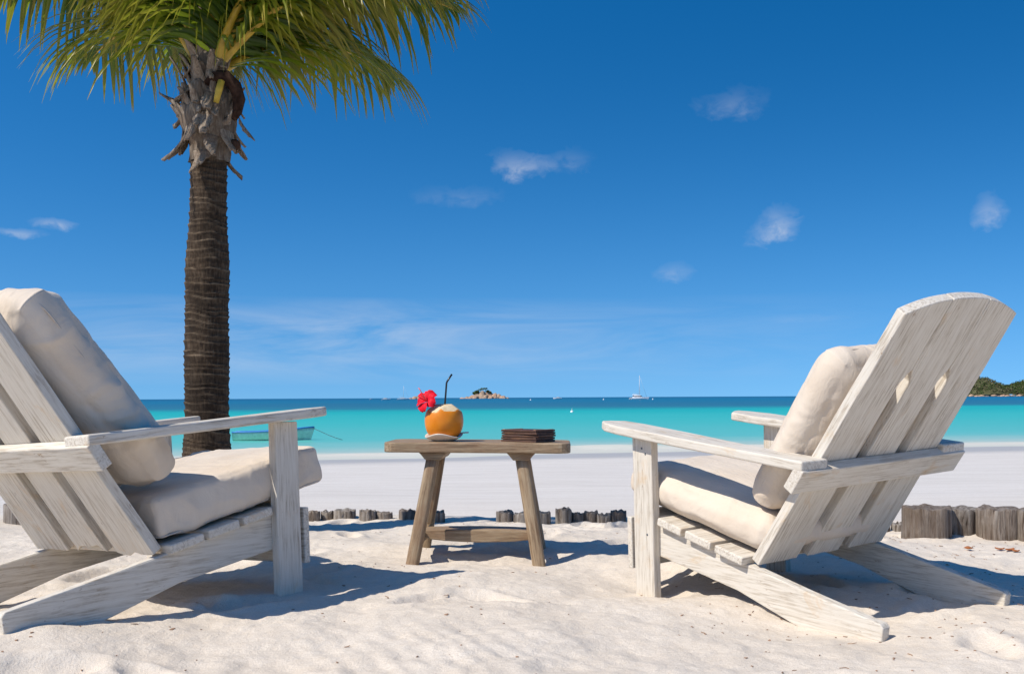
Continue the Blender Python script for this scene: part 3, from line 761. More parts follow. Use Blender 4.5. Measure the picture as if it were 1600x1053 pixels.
# ------------------------------------------------------------------ palm tree
def build_palm():
    SCL = 5.2 / 6.0; PX, PY = -1.785 * SCL, 5.2; rs = random.Random(21)
    gz = sz(PX, PY) - .08
    root = empty('palm_tree', Matrix.Translation((PX, PY, gz)) @ Matrix.Scale(SCL, 4)); tag(root, 'young coconut palm with ringed brown trunk behind the armchair', 'palm tree')
    # trunk rings
    ztop = (at(327, 246, PY).z - gz) / SCL
    def cx(z):   # measured sway of the trunk
        f = z / ztop; return .012 * math.sin(f * 3.0) * -1 + (.02 * f)
    rows = 420; seg = 44; V = []; ring = []
    scars = []; z = 0.0
    while z < ztop + .1: scars.append(z); z += rs.uniform(.018, .062)
    for i in range(rows):
        z = ztop * i / (rows - 1); f = z / ztop
        r0 = .1415 - .0285 * f - .011 * max(0, (f - .7) / .3) + .003 * math.sin(z * 5.1) + .003 * math.sin(z * 11 + 2) + .05 * math.exp(-z / .16)
        for k in range(seg):
            a = 2 * math.pi * k / seg
            zz = z + .022 * noise.noise(Vector((math.cos(a) * 1.1, math.sin(a) * 1.1, z * 2.2))) + .012 * math.sin(a + z * 1.3)
            j = 0
            while j < len(scars) - 1 and scars[j + 1] < zz: j += 1
            fr = (zz - scars[j]) / max(.01, (scars[min(j + 1, len(scars) - 1)] - scars[j])); fr = max(0, min(1, fr))
            step = (.007 * fr ** 2.5 - .003) * (1 + .6 * noise.noise(Vector((math.cos(a) * 2, math.sin(a) * 2, j * 3.3))))
            r = r0 + step + .004 * noise.noise(Vector((math.cos(a) * 6, math.sin(a) * 6, z * 30)))
            V.append((cx(z) + r * math.cos(a), r * math.sin(a), z)); ring.append(max(0, (fr - .78) / .22) * (.5 + .5 * noise.noise(Vector((a, j * 1.7, 0))) * 2 + .15))
    Fc = []
    for i in range(rows - 1):
        for k in range(seg): Fc.append((i * seg + k, i * seg + (k + 1) % seg, (i + 1) * seg + (k + 1) % seg, (i + 1) * seg + k))
    Fc.append(tuple((rows - 1) * seg + k for k in range(seg)))
    mesh_obj('trunk', V, Fc, BARK, root, attrs={'ring': np.clip(ring, 0, 1)})
    # fibrous sheath
    X0 = cx(ztop)
    prof = [(-.03, .106), (.02, .110), (.06, .108), (.11, .135), (.18, .15), (.26, .158), (.33, .14), (.40, .115), (.47, .10), (.55, .105), (.62, .09), (.75, .07), (1.0, .03)]
    V = []; Fc = []; seg = 36; rows = 60
    for i in range(rows + 1):
        z = -.03 + 1.03 * i / rows
        r = np.interp(z, [p[0] for p in prof], [p[1] for p in prof])
        for k in range(seg):
            a = 2 * math.pi * k / seg; n_ = noise.noise(Vector((math.cos(a) * 2.2 + 3, math.sin(a) * 2.2, z * 7))) * .026 + noise.noise(Vector((math.cos(a) * 6, math.sin(a) * 6 + 2, z * 16))) * .014
            V.append((X0 + (r + n_) * math.cos(a), (r + n_) * math.sin(a), ztop + z))
    for i in range(rows):
        for k in range(seg): Fc.append((i * seg + k, i * seg + (k + 1) % seg, (i + 1) * seg + (k + 1) % seg, (i + 1) * seg + k))
    sheath = mesh_obj('leaf_sheath', V, Fc, HUSKD, root)
    # cut leaf bases / peeling husks
    for q in range(120):
        a = rs.uniform(0, 2 * math.pi); zb = rs.uniform(.0, .62); r = np.interp(zb, [p[0] for p in prof], [p[1] for p in prof])
        d = Vector((math.cos(a), math.sin(a), 0)); tn = Vector((-d.y, d.x, 0)); Ln = rs.uniform(.08, .25); wd = rs.uniform(.02, .065); flare = rs.uniform(.1, .95)
        V = []; Fc = []; nu, nv = 7, 5; up = 1 if rs.random() < .6 else -.8
        tw = rs.uniform(-.6, .6)
        for i in range(nu + 1):
            u = i / nu
            for j in range(nv):
                v = 2 * j / (nv - 1) - 1; w_ = wd * (1 - .75 * u ** 1.6) * (1 + .25 * noise.noise(Vector((q, u * 5, j))))
                V.append(d * (r - .012 + flare * Ln * u ** 1.6 * .7 - .25 * wd * v * v + .006 * noise.noise(Vector((q, u * 9, v * 3)))) + tn * (w_ * v + tw * u * u * .05) + Vector((X0, 0, ztop + zb + up * Ln * u + .018 * noise.noise(Vector((q * 1.3, v * 4, u * 2))) * u)))
        for i in range(nu):
            for j in range(nv - 1): Fc.append((i * nv + j, i * nv + j + 1, (i + 1) * nv + j + 1, (i + 1) * nv + j))
        h = mesh_obj('husk', V, Fc, HUSK, sheath); so = h.modifiers.new('t', 'SOLIDIFY'); so.thickness = .008
    # cut flower stalk curling over on one side, dark and hairy
    c0 = Vector((X0 + .02, -.10, ztop + .40)); pth = [c0, c0 + Vector((.05, -.02, .035)), c0 + Vector((.115, -.02, .03)), c0 + Vector((.165, -.01, -.02)), c0 + Vector((.185, 0, -.09)), c0 + Vector((.175, 0, -.16)), c0 + Vector((.15, .01, -.20))]
    V, Fc = tube(pth, [.024, .033, .037, .036, .032, .026, .012], 16)
    V = [v + noise.noise_vector(v * 55) * .018 for v in V]
    mesh_obj('flower_stalk', V, Fc, mat_plain('dark_fibre', (.045, .025, .018), .95, .6, 30, .1, .01), root)
    V, Fc = tube([c0 + Vector((.10, -.065, -.005)), c0 + Vector((.088, -.075, -.06)), c0 + Vector((.070, -.07, -.13))], [.020, .021, .016], 8)
    mesh_obj('cut_stalk', V, Fc, mat_plain('cut_yellow', (.52, .36, .04), .6, .3, 12), root)
    V = []; bmn = bmesh.new(); bmesh.ops.create_icosphere(bmn, subdivisions=3, radius=.034)
    for v in bmn.verts: v.co += noise.noise_vector(v.co * 40) * .007
    bm_obj('withered_nut', bmn, mat_plain('withered_brown', (.055, .03, .02), .9, .5, 30, .1, .005), root, Matrix.Translation((X0 + .165, -.06, ztop + .055)), True)
    for (hx_, hz_, ln, tl) in ((.19, .20, .10, .6), (.21, .16, .08, 1.0), (-.15, .28, .14, -1.0), (-.17, .30, .10, -1.4)):
        V = []; Fc = []
        for i in range(6):
            u = i / 5
            for j in range(3): v = j - 1; V.append((X0 + hx_ + math.sin(tl) * ln * u, -.06 + .01 * v * u, ztop + hz_ - (ln * u if hx_ > 0 else -ln * u * .6) + v * .022 * (1 - u)))
        for i in range(5):
            for j in range(2): Fc.append((i * 3 + j, i * 3 + j + 1, (i + 1) * 3 + j + 1, (i + 1) * 3 + j))
        h = mesh_obj('husk', V, Fc, HUSK, sheath); so = h.modifiers.new('t', 'SOLIDIFY'); so.thickness = .007
    # crown
    crown = empty('crown'); crown.parent = root; crown.matrix_local = Matrix.Translation((X0, 0, ztop + .54))
    def frond(az, phi0, phi1, Ln, seed, lf=.88, droop=1.0, tone=0.):
        rr = random.Random(seed); hd = Vector((math.sin(az), math.cos(az), 0)); side0 = Vector((hd.y, -hd.x, 0))
        n = 40; p = hd * .045 + Vector((0, 0, rr.uniform(-.06, .1))); pts = [p.copy()]; dirs = []
        for i in range(n):
            s = i / n; ph = phi0 + (phi1 - phi0) * s ** 1.25; d = hd * math.sin(ph) + Vector((0, 0, math.cos(ph))); dirs.append(d); p = p + d * (Ln / n); pts.append(p.copy())
        dirs.append(dirs[-1])
        rad = [.026 * (1 - i / (n + 1)) ** .8 + .0025 for i in range(n + 1)]
        V, Fc = tube(pts, rad, 7); mi = [0] * len(Fc); tipv = [0.] * len(V); tone_a = [.5] * len(V)
        twist = rr.uniform(-.35, .35)
        m = int(Ln * 30)
        for i in range(m):
            s = .07 + .93 * i / (m - 1); fi = s * n; a0 = int(min(n - 1, fi)); base = pts[a0].lerp(pts[a0 + 1], fi - a0); d = dirs[a0]
            nrm = side0.cross(d).normalized()
            for sd in (-1, 1):
                if rr.random() < .05: continue
                L_ = lf * (math.sin(math.pi * min(1, (.18 + .80 * s))) ** .55) * rr.uniform(.82, 1.1) * (1 if s < .9 else .75)
                sdv = (side0 * sd * math.cos(twist) + nrm * (math.sin(twist) * sd))
                dr = (sdv * (.95 - .45 * s) + d * (.45 + .6 * s) + nrm * (-.22) * -1 + Vector((rr.uniform(-.1, .1), rr.uniform(-.1, .1), rr.uniform(-.1, .1)))).normalized()
                q = base.copy(); ns = 6; wd = .0168 * rr.uniform(.8, 1.15); i0 = len(V); st = L_ / ns
                tn_ = rr.random() * .62 + tone + (.3 if rr.random() < .10 else 0)
                g = rr.uniform(.20, .38) * droop
                for j in range(ns + 1):
                    u = j / ns; w_ = wd * (.45 + .55 * min(1, u * 5)) * (1 - u ** 2.4) + .0006
                    bn = dr.cross(nrm); bn = bn.normalized() if bn.length > 1e-4 else side0
                    fold = dr.cross(bn).normalized() * (w_ * .5)
                    V += [q + bn * w_, q + fold, q - bn * w_]
                    tipv += [u, u, u]; tone_a += [tn_] * 3
                    dr = (dr + Vector((0, 0, -g * (.5 + u * 1.3)))).normalized(); q = q + dr * st
                for j in range(ns):
                    for e_ in range(2):
                        Fc.append((i0 + j * 3 + e_, i0 + j * 3 + e_ + 1, i0 + (j + 1) * 3 + e_ + 1, i0 + (j + 1) * 3 + e_)); mi.append(1)
        o = mesh_obj('frond', V, Fc, [RACHIS, LEAF], crown, attrs={'tip': tipv, 'tone': np.clip(tone_a, 0, 1)}); o.data.polygons.foreach_set('material_index', mi); o.data.update()
    fr = [ # azimuth (0 = out to sea, 90 = right), start angle, end angle, length
        (-88, 26, 116, 2.3), (-60, 32, 106, 2.5), (-74, 20, 110, 2.4), (-38, 24, 104, 2.5), (-94, 36, 108, 2.0),
        (70, 28, 110, 2.5), (96, 34, 110, 2.5), (46, 32, 106, 2.5), (112, 28, 114, 2.0), (82, 16, 100, 2.7), (18, 28, 106, 2.5),
        (-10, 24, 102, 2.4), (0, 8, 80, 2.3), (115, 8, 90, 1.9), (-80, 6, 85, 2.0), (-72, 44, 108, 2.0), (58, 44, 110, 2.1), (100, 44, 108, 2.1), (-22, 46, 114, 2.0), (24, 48, 114, 2.0), (150, 10, 100, 1.4), (130, 30, 118, 1.5), (-48, 50, 116, 1.8), (40, 50, 118, 1.8)]
    for i, (a, p0, p1, l) in enumerate(fr): frond(R(a), R(p0), R(p1 - 6), l * .84, 100 + i, tone=.14 if p0 > 40 else 0.)
build_palm()

# ------------------------------------------------------------------ log edging
def make_log(r, h, seed, lean=0.0):
    rows, seg = 14, 40; V = []; Fc = []
    rs = random.Random(seed); cr = [(rs.uniform(0, 6.28), rs.uniform(.06, .22) * r, rs.uniform(.03, .09)) for _ in range(9)]
    def rad(a, z):
        x = r * (1 + .10 * noise.noise(Vector((math.cos(a) * 1.4, math.sin(a) * 1.4, seed * 3.1))) + .05 * noise.noise(Vector((math.cos(a) * 6, math.sin(a) * 6, z * 3 + seed))))
        for ca, dp, wd in cr:
            da = abs((a - ca + math.pi) % (2 * math.pi) - math.pi); x -= dp * max(0, 1 - da / wd) * (.3 + .7 * min(1, max(0, z / h)))
        return x
    prof = [(1, -.35 + (h + .35) * i / rows) for i in range(rows + 1)]
    for m, z in prof:
        for k in range(seg): a = 2 * math.pi * k / seg; q = rad(a, z); V.append(Vector((q * math.cos(a), q * math.sin(a), z + (.012 * noise.noise(Vector((math.cos(a) * 2, math.sin(a) * 2, seed))) if z > h - .03 else 0))))
    for m in (.97, .8, .5, .2):
        for k in range(seg): a = 2 * math.pi * k / seg; q = rad(a, h) * m; V.append(Vector((q * math.cos(a), q * math.sin(a), h + .006 + .02 * noise.noise(Vector((m * math.cos(a) * 2, m * math.sin(a) * 2, seed))))))
    for i in range(rows + 4):
        for k in range(seg): Fc.append((i * seg + k, i * seg + (k + 1) % seg, (i + 1) * seg + (k + 1) % seg, (i + 1) * seg + k))
    Fc.append(tuple((rows + 4) * seg + k for k in range(seg)))
    return V, Fc
def log(px0, px1, ptop, Y, seed, label, group='cut log stumps set upright along the beach edge'):
    a = at(px0, ptop, Y); b = at(px1, ptop, Y); r = (b.x - a.x) / 2; x = (a.x + b.x) / 2; y = Y + r
    g = sz(x, y); h = max(.03, a.z - g); V, Fc = make_log(r, h, seed)
    o = mesh_obj('log_stump', V, Fc, LOG, None, Matrix.Translation((x, y, g)) @ Matrix.Rotation(seed * 1.3, 4, 'Z')); tag(o, label, 'log stump', group)
ROW = 'short weathered log stump sunk in the sand row behind the table'
for i, (a, b, t, Y) in enumerate([(476, 498, 801, 5.95), (499, 520, 803, 6.0), (518, 553, 799, 5.95), (559, 586, 801, 5.9), (585, 612, 803, 5.92), (621, 648, 800, 5.9), (646, 668, 803, 5.95), (668, 694, 801, 5.85),
                                  (774, 803, 803, 5.85), (802, 830, 802, 5.8), (829, 861, 803, 5.8), (868, 894, 800, 5.8), (893, 914, 803, 5.85), (913, 935, 803, 5.85), (934, 956, 804, 5.8), (955, 980, 801, 5.8)]):
    log(a, b, t + (1, -1, 2, 0, 3)[i % 5], Y - .05, 10 + i, 'low weathered log stump ' + ('between the left armchair and the table leg' if False else 'between the armchair by the palm and the table' if i < 8 else 'behind the splayed table leg below the stacked boards' if i < 11 else 'between the table and the armchair by the thick stumps'))
log(1424, 1500, 798, 4.98, 40, 'thick pale grey log stump behind the arched chair back')
log(1470, 1541, 799, 5.08, 41, 'dark brown cracked log stump beside the pale grey one')
log(1543, 1612, 800, 4.95, 42, 'tall dark split log stump with a narrow gap to its neighbour')
log(1608, 1670, 803, 4.85, 43, 'furrowed brown log stump at the end of the thick stumps')
for i, (a, b) in enumerate([(1376, 1394), (1397, 1419), (1421, 1434)]):
    log(a, b, 832, 5.35, 50 + i, 'low log stump seen between the chair back and the thick stumps')
log(-8, 55, 792, 5.7, 60, 'dark log stump standing left of the other armchair behind its back boards')

# ------------------------------------------------------------------ dry leaves and twigs
def build_litter():
    rs = random.Random(9); V = []; Fc = []
    for i in range(800):
        x, y = rs.uniform(-2.2, 2.8), rs.uniform(2.1, 5.8); 
        if rs.random() < .45: x, y = rs.uniform(.6, 2.8), rs.uniform(2.5, 5.2)
        z = sz(x, y); a = rs.uniform(0, 6.28); l = rs.choice((.004, .004, .005, .006, .007, .009, .013, .026)) * rs.uniform(.6, 1.1); w = rs.uniform(.0008, .0022) + (.004 if l < .02 else 0) * rs.random()
        d = Vector((math.cos(a), math.sin(a), rs.uniform(-.05, .25))); n = Vector((-d.y, d.x, 0)); p = Vector((x, y, z + .002)); b = len(V)
        bend = Vector((rs.uniform(-.3, .3) * l, rs.uniform(-.3, .3) * l, 0))
        V += [p - n * w, p + n * w, p + d * l * .5 + n * w + bend, p + d * l * .5 - n * w + bend, p + d * l + n * w * .4, p + d * l - n * w * .4]
        V += [v - Vector((0, 0, .0015)) for v in V[b:b + 6]]
        Fc += [(b, b + 1, b + 2, b + 3), (b + 3, b + 2, b + 4, b + 5), (b + 7, b + 6, b + 9, b + 8), (b + 8, b + 9, b + 11, b + 10)]
        for q0, q1 in ((0, 3), (3, 5), (5, 4), (4, 2), (2, 1), (1, 0)): Fc.append((b + q0, b + q1, b + q1 + 6, b + q0 + 6))
    o = mesh_obj('leaf_litter', V, Fc, TWIG, smooth=False); tag(o, 'scattered brown twigs and leaf crumbs on the sand', 'litter', kind='stuff')
    for i, (px, py, s, a) in enumerate([(1578, 864, .055, .4), (1587, 868, .04, 2.), (1513, 859, .06, 1.2), (1562, 862, .04, 2.6)]):
        Y = 1120 / (py - 618.); p = at(px, py, Y); z = sz(p.x, p.y); V = []; Fc = []
        for u in range(7):
            t = u / 6; w = s * .32 * math.sin(math.pi * min(.98, t + .02)) + .001
            for j in (-1, 0, 1): V.append(Vector((s * (t - .5), w * j, .005 * j * j + .006 * (t - .5) ** 2 / .25)))
        for u in range(6):
            for j in range(2): Fc.append((u * 3 + j, u * 3 + j + 1, u * 3 + j + 4, u * 3 + j + 3))
        o = mesh_obj('fallen_leaf', V, Fc, DRYLEAF, None, Matrix.Translation((p.x, p.y, z + .004)) @ Matrix.Rotation(a, 4, 'Z')); so = o.modifiers.new('t', 'SOLIDIFY'); so.thickness = .0012
        tag(o, 'curled orange-brown dry leaf on the sand before the thick stumps', 'leaf', 'dry leaves by the stumps')
build_litter()

# ------------------------------------------------------------------ boats
def hull(L, beam, h, sheer=.25, n=18, m=8, transom=.7, flare=1.0):
    V = []; Fc = []
    for i in range(n + 1):
        t = i / n; x = L * (t - .5); b = beam / 2 * (transom + (1 - transom) * math.sin(min(1, t * 1.6) * math.pi / 2)) * (1 - max(0, (t - .45) / .55) ** 2.2) + .004 * L * .2
        top = h * (1 + sheer * (t ** 2.2))
        for j in range(2 * m + 1):
            a = (j / m - 1); y = b * (math.copysign(abs(a) ** .55, a)); z = top * (abs(a) ** 2.4) - .18 * h * (1 - abs(a)); V.append(Vector((x + (.06 * L * (abs(a) ** 2) if t > .97 else 0), y, z)))
    w = 2 * m + 1
    for i in range(n):
        for j in range(2 * m): Fc.append((i * w + j, i * w + j + 1, (i + 1) * w + j + 1, (i + 1) * w + j))
    for i in range(n): Fc.append((i * w, (i + 1) * w, (i + 1) * w + 2 * m, i * w + 2 * m))      # deck
    Fc.append(tuple(range(w)))
    return V, Fc
def box(cx_, cy, cz, lx, ly, lz, name, mat, parent, taper=.8):
    bm = prism_bm([(-lx / 2, -ly / 2), (lx / 2, -ly / 2), (lx / 2, ly / 2), (-lx / 2, ly / 2)], lz, min(lx, ly, lz) * .12, 2, 0)
    for v in bm.verts:
        f = v.co.z / lz; v.co.x *= 1 - (1 - taper) * f; v.co.y *= 1 - (1 - taper) * f * .6
    return bm_obj(name, bm, mat, parent, Matrix.Translation((cx_, cy, cz)), True)
def sea_at(px, D): 
    p = at(px, 621, D); return Vector((p.x, D, SEA_Z))
def boat_root(px, D, yaw, label, cat, name):
    r = empty(name, Matrix.Translation(sea_at(px, D)) @ Matrix.Rotation(R(yaw), 4, 'Z')); tag(r, label, cat); return r
# big catamaran with bare mast
r = boat_root(998, 690, 8, 'large white catamaran with a bare tall mast anchored off the beach', 'catamaran', 'catamaran')
for s in (-1, 1):
    V, Fc = hull(11.6, 1.5, 1.15, .25); mesh_obj('hull', [v + Vector((0, s * 2.5, 0)) for v in V], Fc, WHITE, r)
box(-.6, 0, .95, 8.6, 5.2, .45, 'bridge_deck', WHITE, r); box(-1.2, 0, 1.4, 5.6, 4.2, 1.5, 'cabin', WHITE, r); box(-1.0, 0, 1.85, 5.72, 4.26, .5, 'window', GLASS, r, 1.0); box(-2.6, 0, 2.9, 3.4, 3.6, .3, 'hardtop', WHITE, r)
for nme, a, b, rd in (('mast', (.6, 0, 1.4), (.6, 0, 16.2), .13), ('forestay', (5.6, 0, 1.6), (.7, 0, 15.6), .05), ('shroud', (.2, 2.6, 1.2), (.6, 0, 14.5), .035), ('shroud', (.2, -2.6, 1.2), (.6, 0, 14.5), .035), ('boom', (.5, 0, 3.9), (-4.2, 0, 3.7), .11)):
    V, Fc = tube([a, b], rd, 8); mesh_obj(nme, V, Fc, METAL, r)
# sailing yacht by the low rock
r = boat_root(630, 1000, 10, 'white sailing yacht with one mast beside the low rock', 'sailboat', 'sailboat')
V, Fc = hull(11.5, 3.2, 1.3, .3); mesh_obj('hull', V, Fc, WHITE, r); box(-.5, 0, 1.2, 5, 2.2, .8, 'cabin', WHITE, r); box(-.4, 0, 1.45, 5.05, 2.24, .3, 'window', GLASS, r, 1.)
for nme, a, b, rd in (('mast', (.4, 0, 1.2), (.4, 0, 13.5), .11), ('forestay', (5.4, 0, 1.6), (.4, 0, 13), .04), ('boom', (.4, 0, 3), (-4, 0, 2.9), .1)):
    V, Fc = tube([a, b], rd, 8); mesh_obj(nme, V, Fc, METAL, r)
def motorboat(px, D, L, yaw, label):
    r = boat_root(px, D, yaw, label, 'motorboat', 'motorboat'); V, Fc = hull(L, L * .3, L * .12, .4); mesh_obj('hull', V, Fc, WHITE, r)
    box(-.08 * L, 0, L * .12, L * .42, L * .22, L * .13, 'cabin', WHITE, r); box(-.06 * L, 0, L * .16, L * .43, L * .225, L * .05, 'window', GLASS, r, 1.); r['group'] = 'motorboats anchored far out'
motorboat(603, 950, 7.6, 15, 'white motor cruiser anchored left of the sailing yacht')
motorboat(871, 1050, 8.2, -170, 'low white motorboat anchored between the rocky islet and the catamaran')
motorboat(580, 1300, 4.2, 30, 'tiny white motorboat farthest out, left of the motor cruiser')
def buoy(px, D, r_, label):
    root = empty('mooring_buoy', Matrix.Translation(sea_at(px, D))); tag(root, label, 'buoy', 'mooring buoys in the lagoon')
    V, Fc = lathe([(r_ * .05, -r_ * .7), (r_ * .7, -r_ * .6), (r_, 0), (r_ * .85, r_ * .55), (r_ * .45, r_ * .95), (r_ * .2, r_ * 1.1)], 20); mesh_obj('float', V, Fc, WHITE, root)
    V, Fc = tube([(0, 0, r_), (0, 0, r_ * 2.0), (r_ * .3, 0, r_ * 2.2)], r_ * .14, 8); mesh_obj('ring_handle', V, Fc, METAL, root)
buoy(893.5, 116, .20, 'white mooring buoy floating in the turquoise shallows above the stacked boards'); buoy(943, 640, .5, 'small white buoy on the blue water left of the catamaran'); buoy(1020, 640, .5, 'small white buoy on the blue water right of the catamaran'); buoy(829, 620, .5, 'small white buoy beyond the reef near the rocky islet')
# moored dinghy behind the left chair
r = boat_root(425, 42, 3, 'small pale green and blue dinghy moored in the shallows behind the seat cushion', 'dinghy', 'dinghy')
V, Fc = hull(3.1, 1.15, .34, .55); mesh_obj('hull', V, Fc, GREENP, r)
for s in (-1, 1):
    pts = []
    for i in range(15):
        t = i / 14; b = 1.15 / 2 * (.7 + .3 * math.sin(min(1, t * 1.6) * math.pi / 2)) * (1 - max(0, (t - .45) / .55) ** 2.2); pts.append((3.1 * (t - .5) + (.15 if t > .98 else 0), s * (b + .01), .34 * (1 + .55 * t ** 2.2) + .01))
    V, Fc = tube(pts, .028, 8); mesh_obj('gunwale', V, Fc, BLUEP, r)
V, Fc = tube([(1.62, 0, .50), (1.95, -.05, .36), (2.3, -.1, .20), (2.62, -.15, .08), (2.95, -.2, -.02)], .012, 6); mesh_obj('mooring_rope', V, Fc, ROPE, r)

# ------------------------------------------------------------------ islets
def boulder(bx, by, bz, sx, sy, szz, seed, mat, parent=None, name='boulder'):
    bm = bmesh.new(); bmesh.ops.create_icosphere(bm, subdivisions=3, radius=1)
    for v in bm.verts:
        c = v.co.copy(); k = 1 + .32 * noise.noise(c * 1.3 + Vector((seed * 2.3, 0, 0))) + .16 * noise.noise(c * 3 + Vector((0, seed * 1.7, 0))); v.co = Vector((c.x * sx * k, c.y * sy * k, c.z * szz * k))
    return bm_obj(name, bm, mat, parent, Matrix.Translation((bx, by, bz)) @ Matrix.Rotation(seed, 4, 'Z') if parent else Matrix.Translation((bx, by, bz)), True)
def clump(center, rx, rz, n, size, rs, V, Fc):
    for i in range(n):
        d = Vector((rs.gauss(0, 1), rs.gauss(0, 1), rs.gauss(0, 1))).normalized() * (rs.random() ** .4); p = Vector(center) + Vector((d.x * rx, d.y * rx, d.z * rz))
        a = Vector((rs.gauss(0, 1), rs.gauss(0, 1), rs.gauss(0, 1))).normalized(); b = a.orthogonal().normalized(); s = size * rs.uniform(.6, 1.3); k = len(V)
        c = a.cross(b)
        V += [p + b * s, p + c * s * .6, p - b * s * .8, p - c * s * .6]; Fc += [(k, k + 1, k + 2, k + 3)]
def tree(x, y, z, h, r_, seed, mat, label, group, palm=False):
    rs = random.Random(seed); root = empty('island_palm' if palm else 'island_tree', Matrix.Translation((x, y, z))); tag(root, label, 'palm tree' if palm else 'tree', group)
    lean = rs.uniform(-.12, .12); V, Fc = tube([(0, 0, -1), (lean * h * .4, 0, h * .5), (lean * h, 0, h * (.9 if palm else .7))], [h * .05, h * .035, h * .02], 7); mesh_obj('trunk', V, Fc, BARK, root)
    V = []; Fc = []
    if palm:
        for q in range(13):
            a = q * 2.4; d = Vector((math.cos(a), math.sin(a), 0)); e = rs.uniform(.1, .9)
            p = Vector((lean * h, 0, h * .9))
            for j in range(6):
                k = len(V); st = r_ / 6; dd = (d * (1 - .1 * j) + Vector((0, 0, e - .33 * j))).normalized(); t = Vector((-d.y, d.x, -.3)); w = r_ * .16 * (1 - j / 7); p2 = p + dd * st
                V += [p + t * w, p - t * w * 1, p2 - t * w * .8, p2 + t * w * .8, p + Vector((0, 0, -w)), p2 + Vector((0, 0, -w))]; Fc += [(k, k + 1, k + 2, k + 3), (k, k + 4, k + 5, k + 3)]; p = p2
    else:
        for q in range(6):
            c = (rs.uniform(-.5, .5) * r_ + lean * h, rs.uniform(-.5, .5) * r_, h * rs.uniform(.55, .9)); clump(c, r_ * .6, h * .26, 70, r_ * .2, rs, V, Fc)
    mesh_obj('crown', V, Fc, mat, root, smooth=False)
def sstep(t): t = max(0., min(1., t)); return t * t * (3 - 2 * t)
def build_islet():
    D = 2000.; m = D / F; c = sea_at(757, D)
    root = empty('rocky_islet', Matrix.Translation(c)); tag(root, 'low rocky islet with a tuft of palms on the horizon', 'islet')
    rs = random.Random(31)
    # (pixel offset, top height px, half width px)
    for i, (dx, hh, hw) in enumerate([(-34, 2.5, 6), (-26, 4, 7), (-18, 6, 7), (-10, 10, 8), (-2, 12, 9), (7, 11, 9), (14, 9, 8), (21, 7, 7), (28, 5, 7), (34, 3, 5), (-14, 5, 5), (2, 7, 6), (10, 5, 5), (18, 4, 5), (25, 3, 4), (-22, 3, 4), (-6, 5, 5), (30, 2.5, 4)]):
        front = -10 * m if i >= 10 else 0
        boulder(dx * m, front + rs.uniform(-6, 6), -1, hw * m * 1.0, hw * m, hh * m, 3 + i * 1.37, ROCK2 if rs.random() < .45 else ROCK, root)
    for i, (dx, zb, h) in enumerate([(-15, 6, 7), (-11, 8, 7), (-6, 9, 8), (-2, 10, 9), (1, 11, 8), (5, 9, 6), (9, 8, 5)]):
        p = c + Vector((dx * m, -4, (zb - 2.5) * m)); tree(p.x, p.y, p.z, h * m * 1.0, h * m * .62, 70 + i, ISLEAF, 'palm growing in the tuft on top of the rocky islet' if i in (2, 3, 4) else 'bushy tree growing on the rocks of the rocky islet', 'palms on the rocky islet' if i in (2, 3, 4) else 'trees on the rocky islet', i in (2, 3, 4))
    c2 = sea_at(648, 1700); m2 = 1700 / F; r2 = empty('sea_rock', Matrix.Translation(c2)); tag(r2, 'bare pinkish rock beside the sailing yacht', 'rock')
    for i, (dx, hh, hw) in enumerate([(-7, 3, 4), (0, 5, 5), (6, 6, 4), (10, 4, 4)]): boulder(dx * m2, 0, -1, hw * m2, hw * m2, hh * m2, 50 + i, ROCK2 if i % 2 else ROCK, r2)
build_islet()
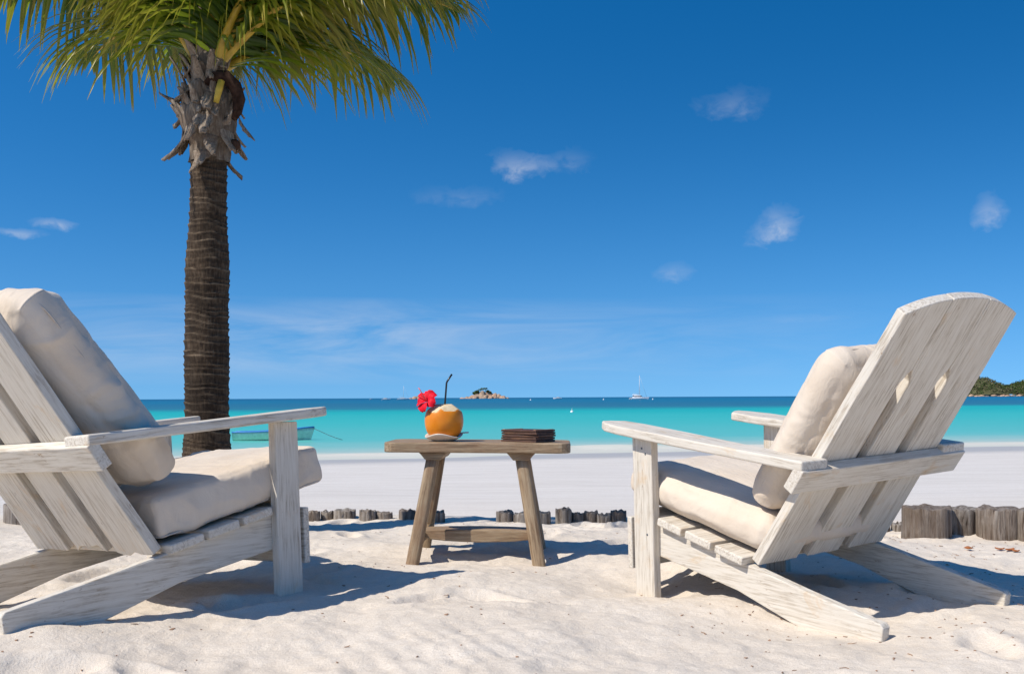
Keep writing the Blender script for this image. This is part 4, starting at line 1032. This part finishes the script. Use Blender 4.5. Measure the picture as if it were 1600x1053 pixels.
def build_headland():
    D = 1360.; m = D / F; x0 = sea_at(1512, D).x; rs = random.Random(77)
    pts = [(0, 0), (6, 10), (14, 26), (22, 34), (34, 38), (48, 37), (58, 32), (66, 24), (76, 18), (88, 19), (96, 17), (110, 22), (140, 34), (190, 40), (260, 30), (330, 0)]
    def ridge(dx): return float(np.interp(dx, [p[0] for p in pts], [p[1] for p in pts]))
    V = []; Fc = []; nx, ny = 120, 22
    for j in range(ny + 1):
        for i in range(nx + 1):
            dx = 330 * i / nx; v = j / ny; prof = math.sin(math.pi * (.04 + .92 * v)) ** .8
            z = (ridge(dx) * .86 * prof + 1.5 * noise.noise(Vector((dx * .2, v * 6, 0)))) * m - 2
            V.append((x0 + dx * m, D + (v - .12) * 150, SEA_Z + z))
    for j in range(ny):
        for i in range(nx): a = j * (nx + 1) + i; Fc.append((a, a + 1, a + nx + 2, a + nx + 1))
    o = mesh_obj('headland_hill', V, Fc, HILL); tag(o, 'low hilly headland across the water', 'hill', kind='structure')
    for kind, mat, n, nm, lb in ((0, ISLEAF, 1500, 'green_wood', 'green bushes and trees covering the foot of the headland'), (1, ISLEAF2, 1100, 'dry_wood', 'brownish dry scrub covering the crest of the headland')):
        V = []; Fc = []
        for i in range(n):
            dx = rs.uniform(2, 328); v = rs.uniform(.02, .75); low = v < .16
            if kind == 0 and not (v < .2 or dx > 66 or dx < 12 or rs.random() < .25): continue
            if kind == 1 and (dx > 75 and rs.random() < .7): continue
            prof = math.sin(math.pi * (.04 + .92 * v)) ** .8; z = ridge(dx) * .86 * prof * m - 2
            s = rs.uniform(1.6, 3.8); clump((x0 + dx * m, D + (v - .12) * 150, SEA_Z + z + s * .5), s, s * .8, 16, s * .33, rs, V, Fc)
        o = mesh_obj(nm, V, Fc, mat, smooth=False); tag(o, lb, 'woodland', kind='stuff')
    for i in range(22):
        dx = -2 + i * 5.2 + rs.uniform(-2, 2); boulder(x0 + dx * m, D - 17 + rs.uniform(-3, 3), SEA_Z + .3, rs.uniform(2, 4.2), rs.uniform(2, 3), rs.uniform(1.2, 2.8), 90 + i, ROCK2, None, 'shore_boulder')
        tag(bpy.context.scene.objects[-1] if False else col.objects[-1], 'pinkish granite boulder on the shore of the headland', 'boulder', 'boulders along the headland shore')
build_headland()
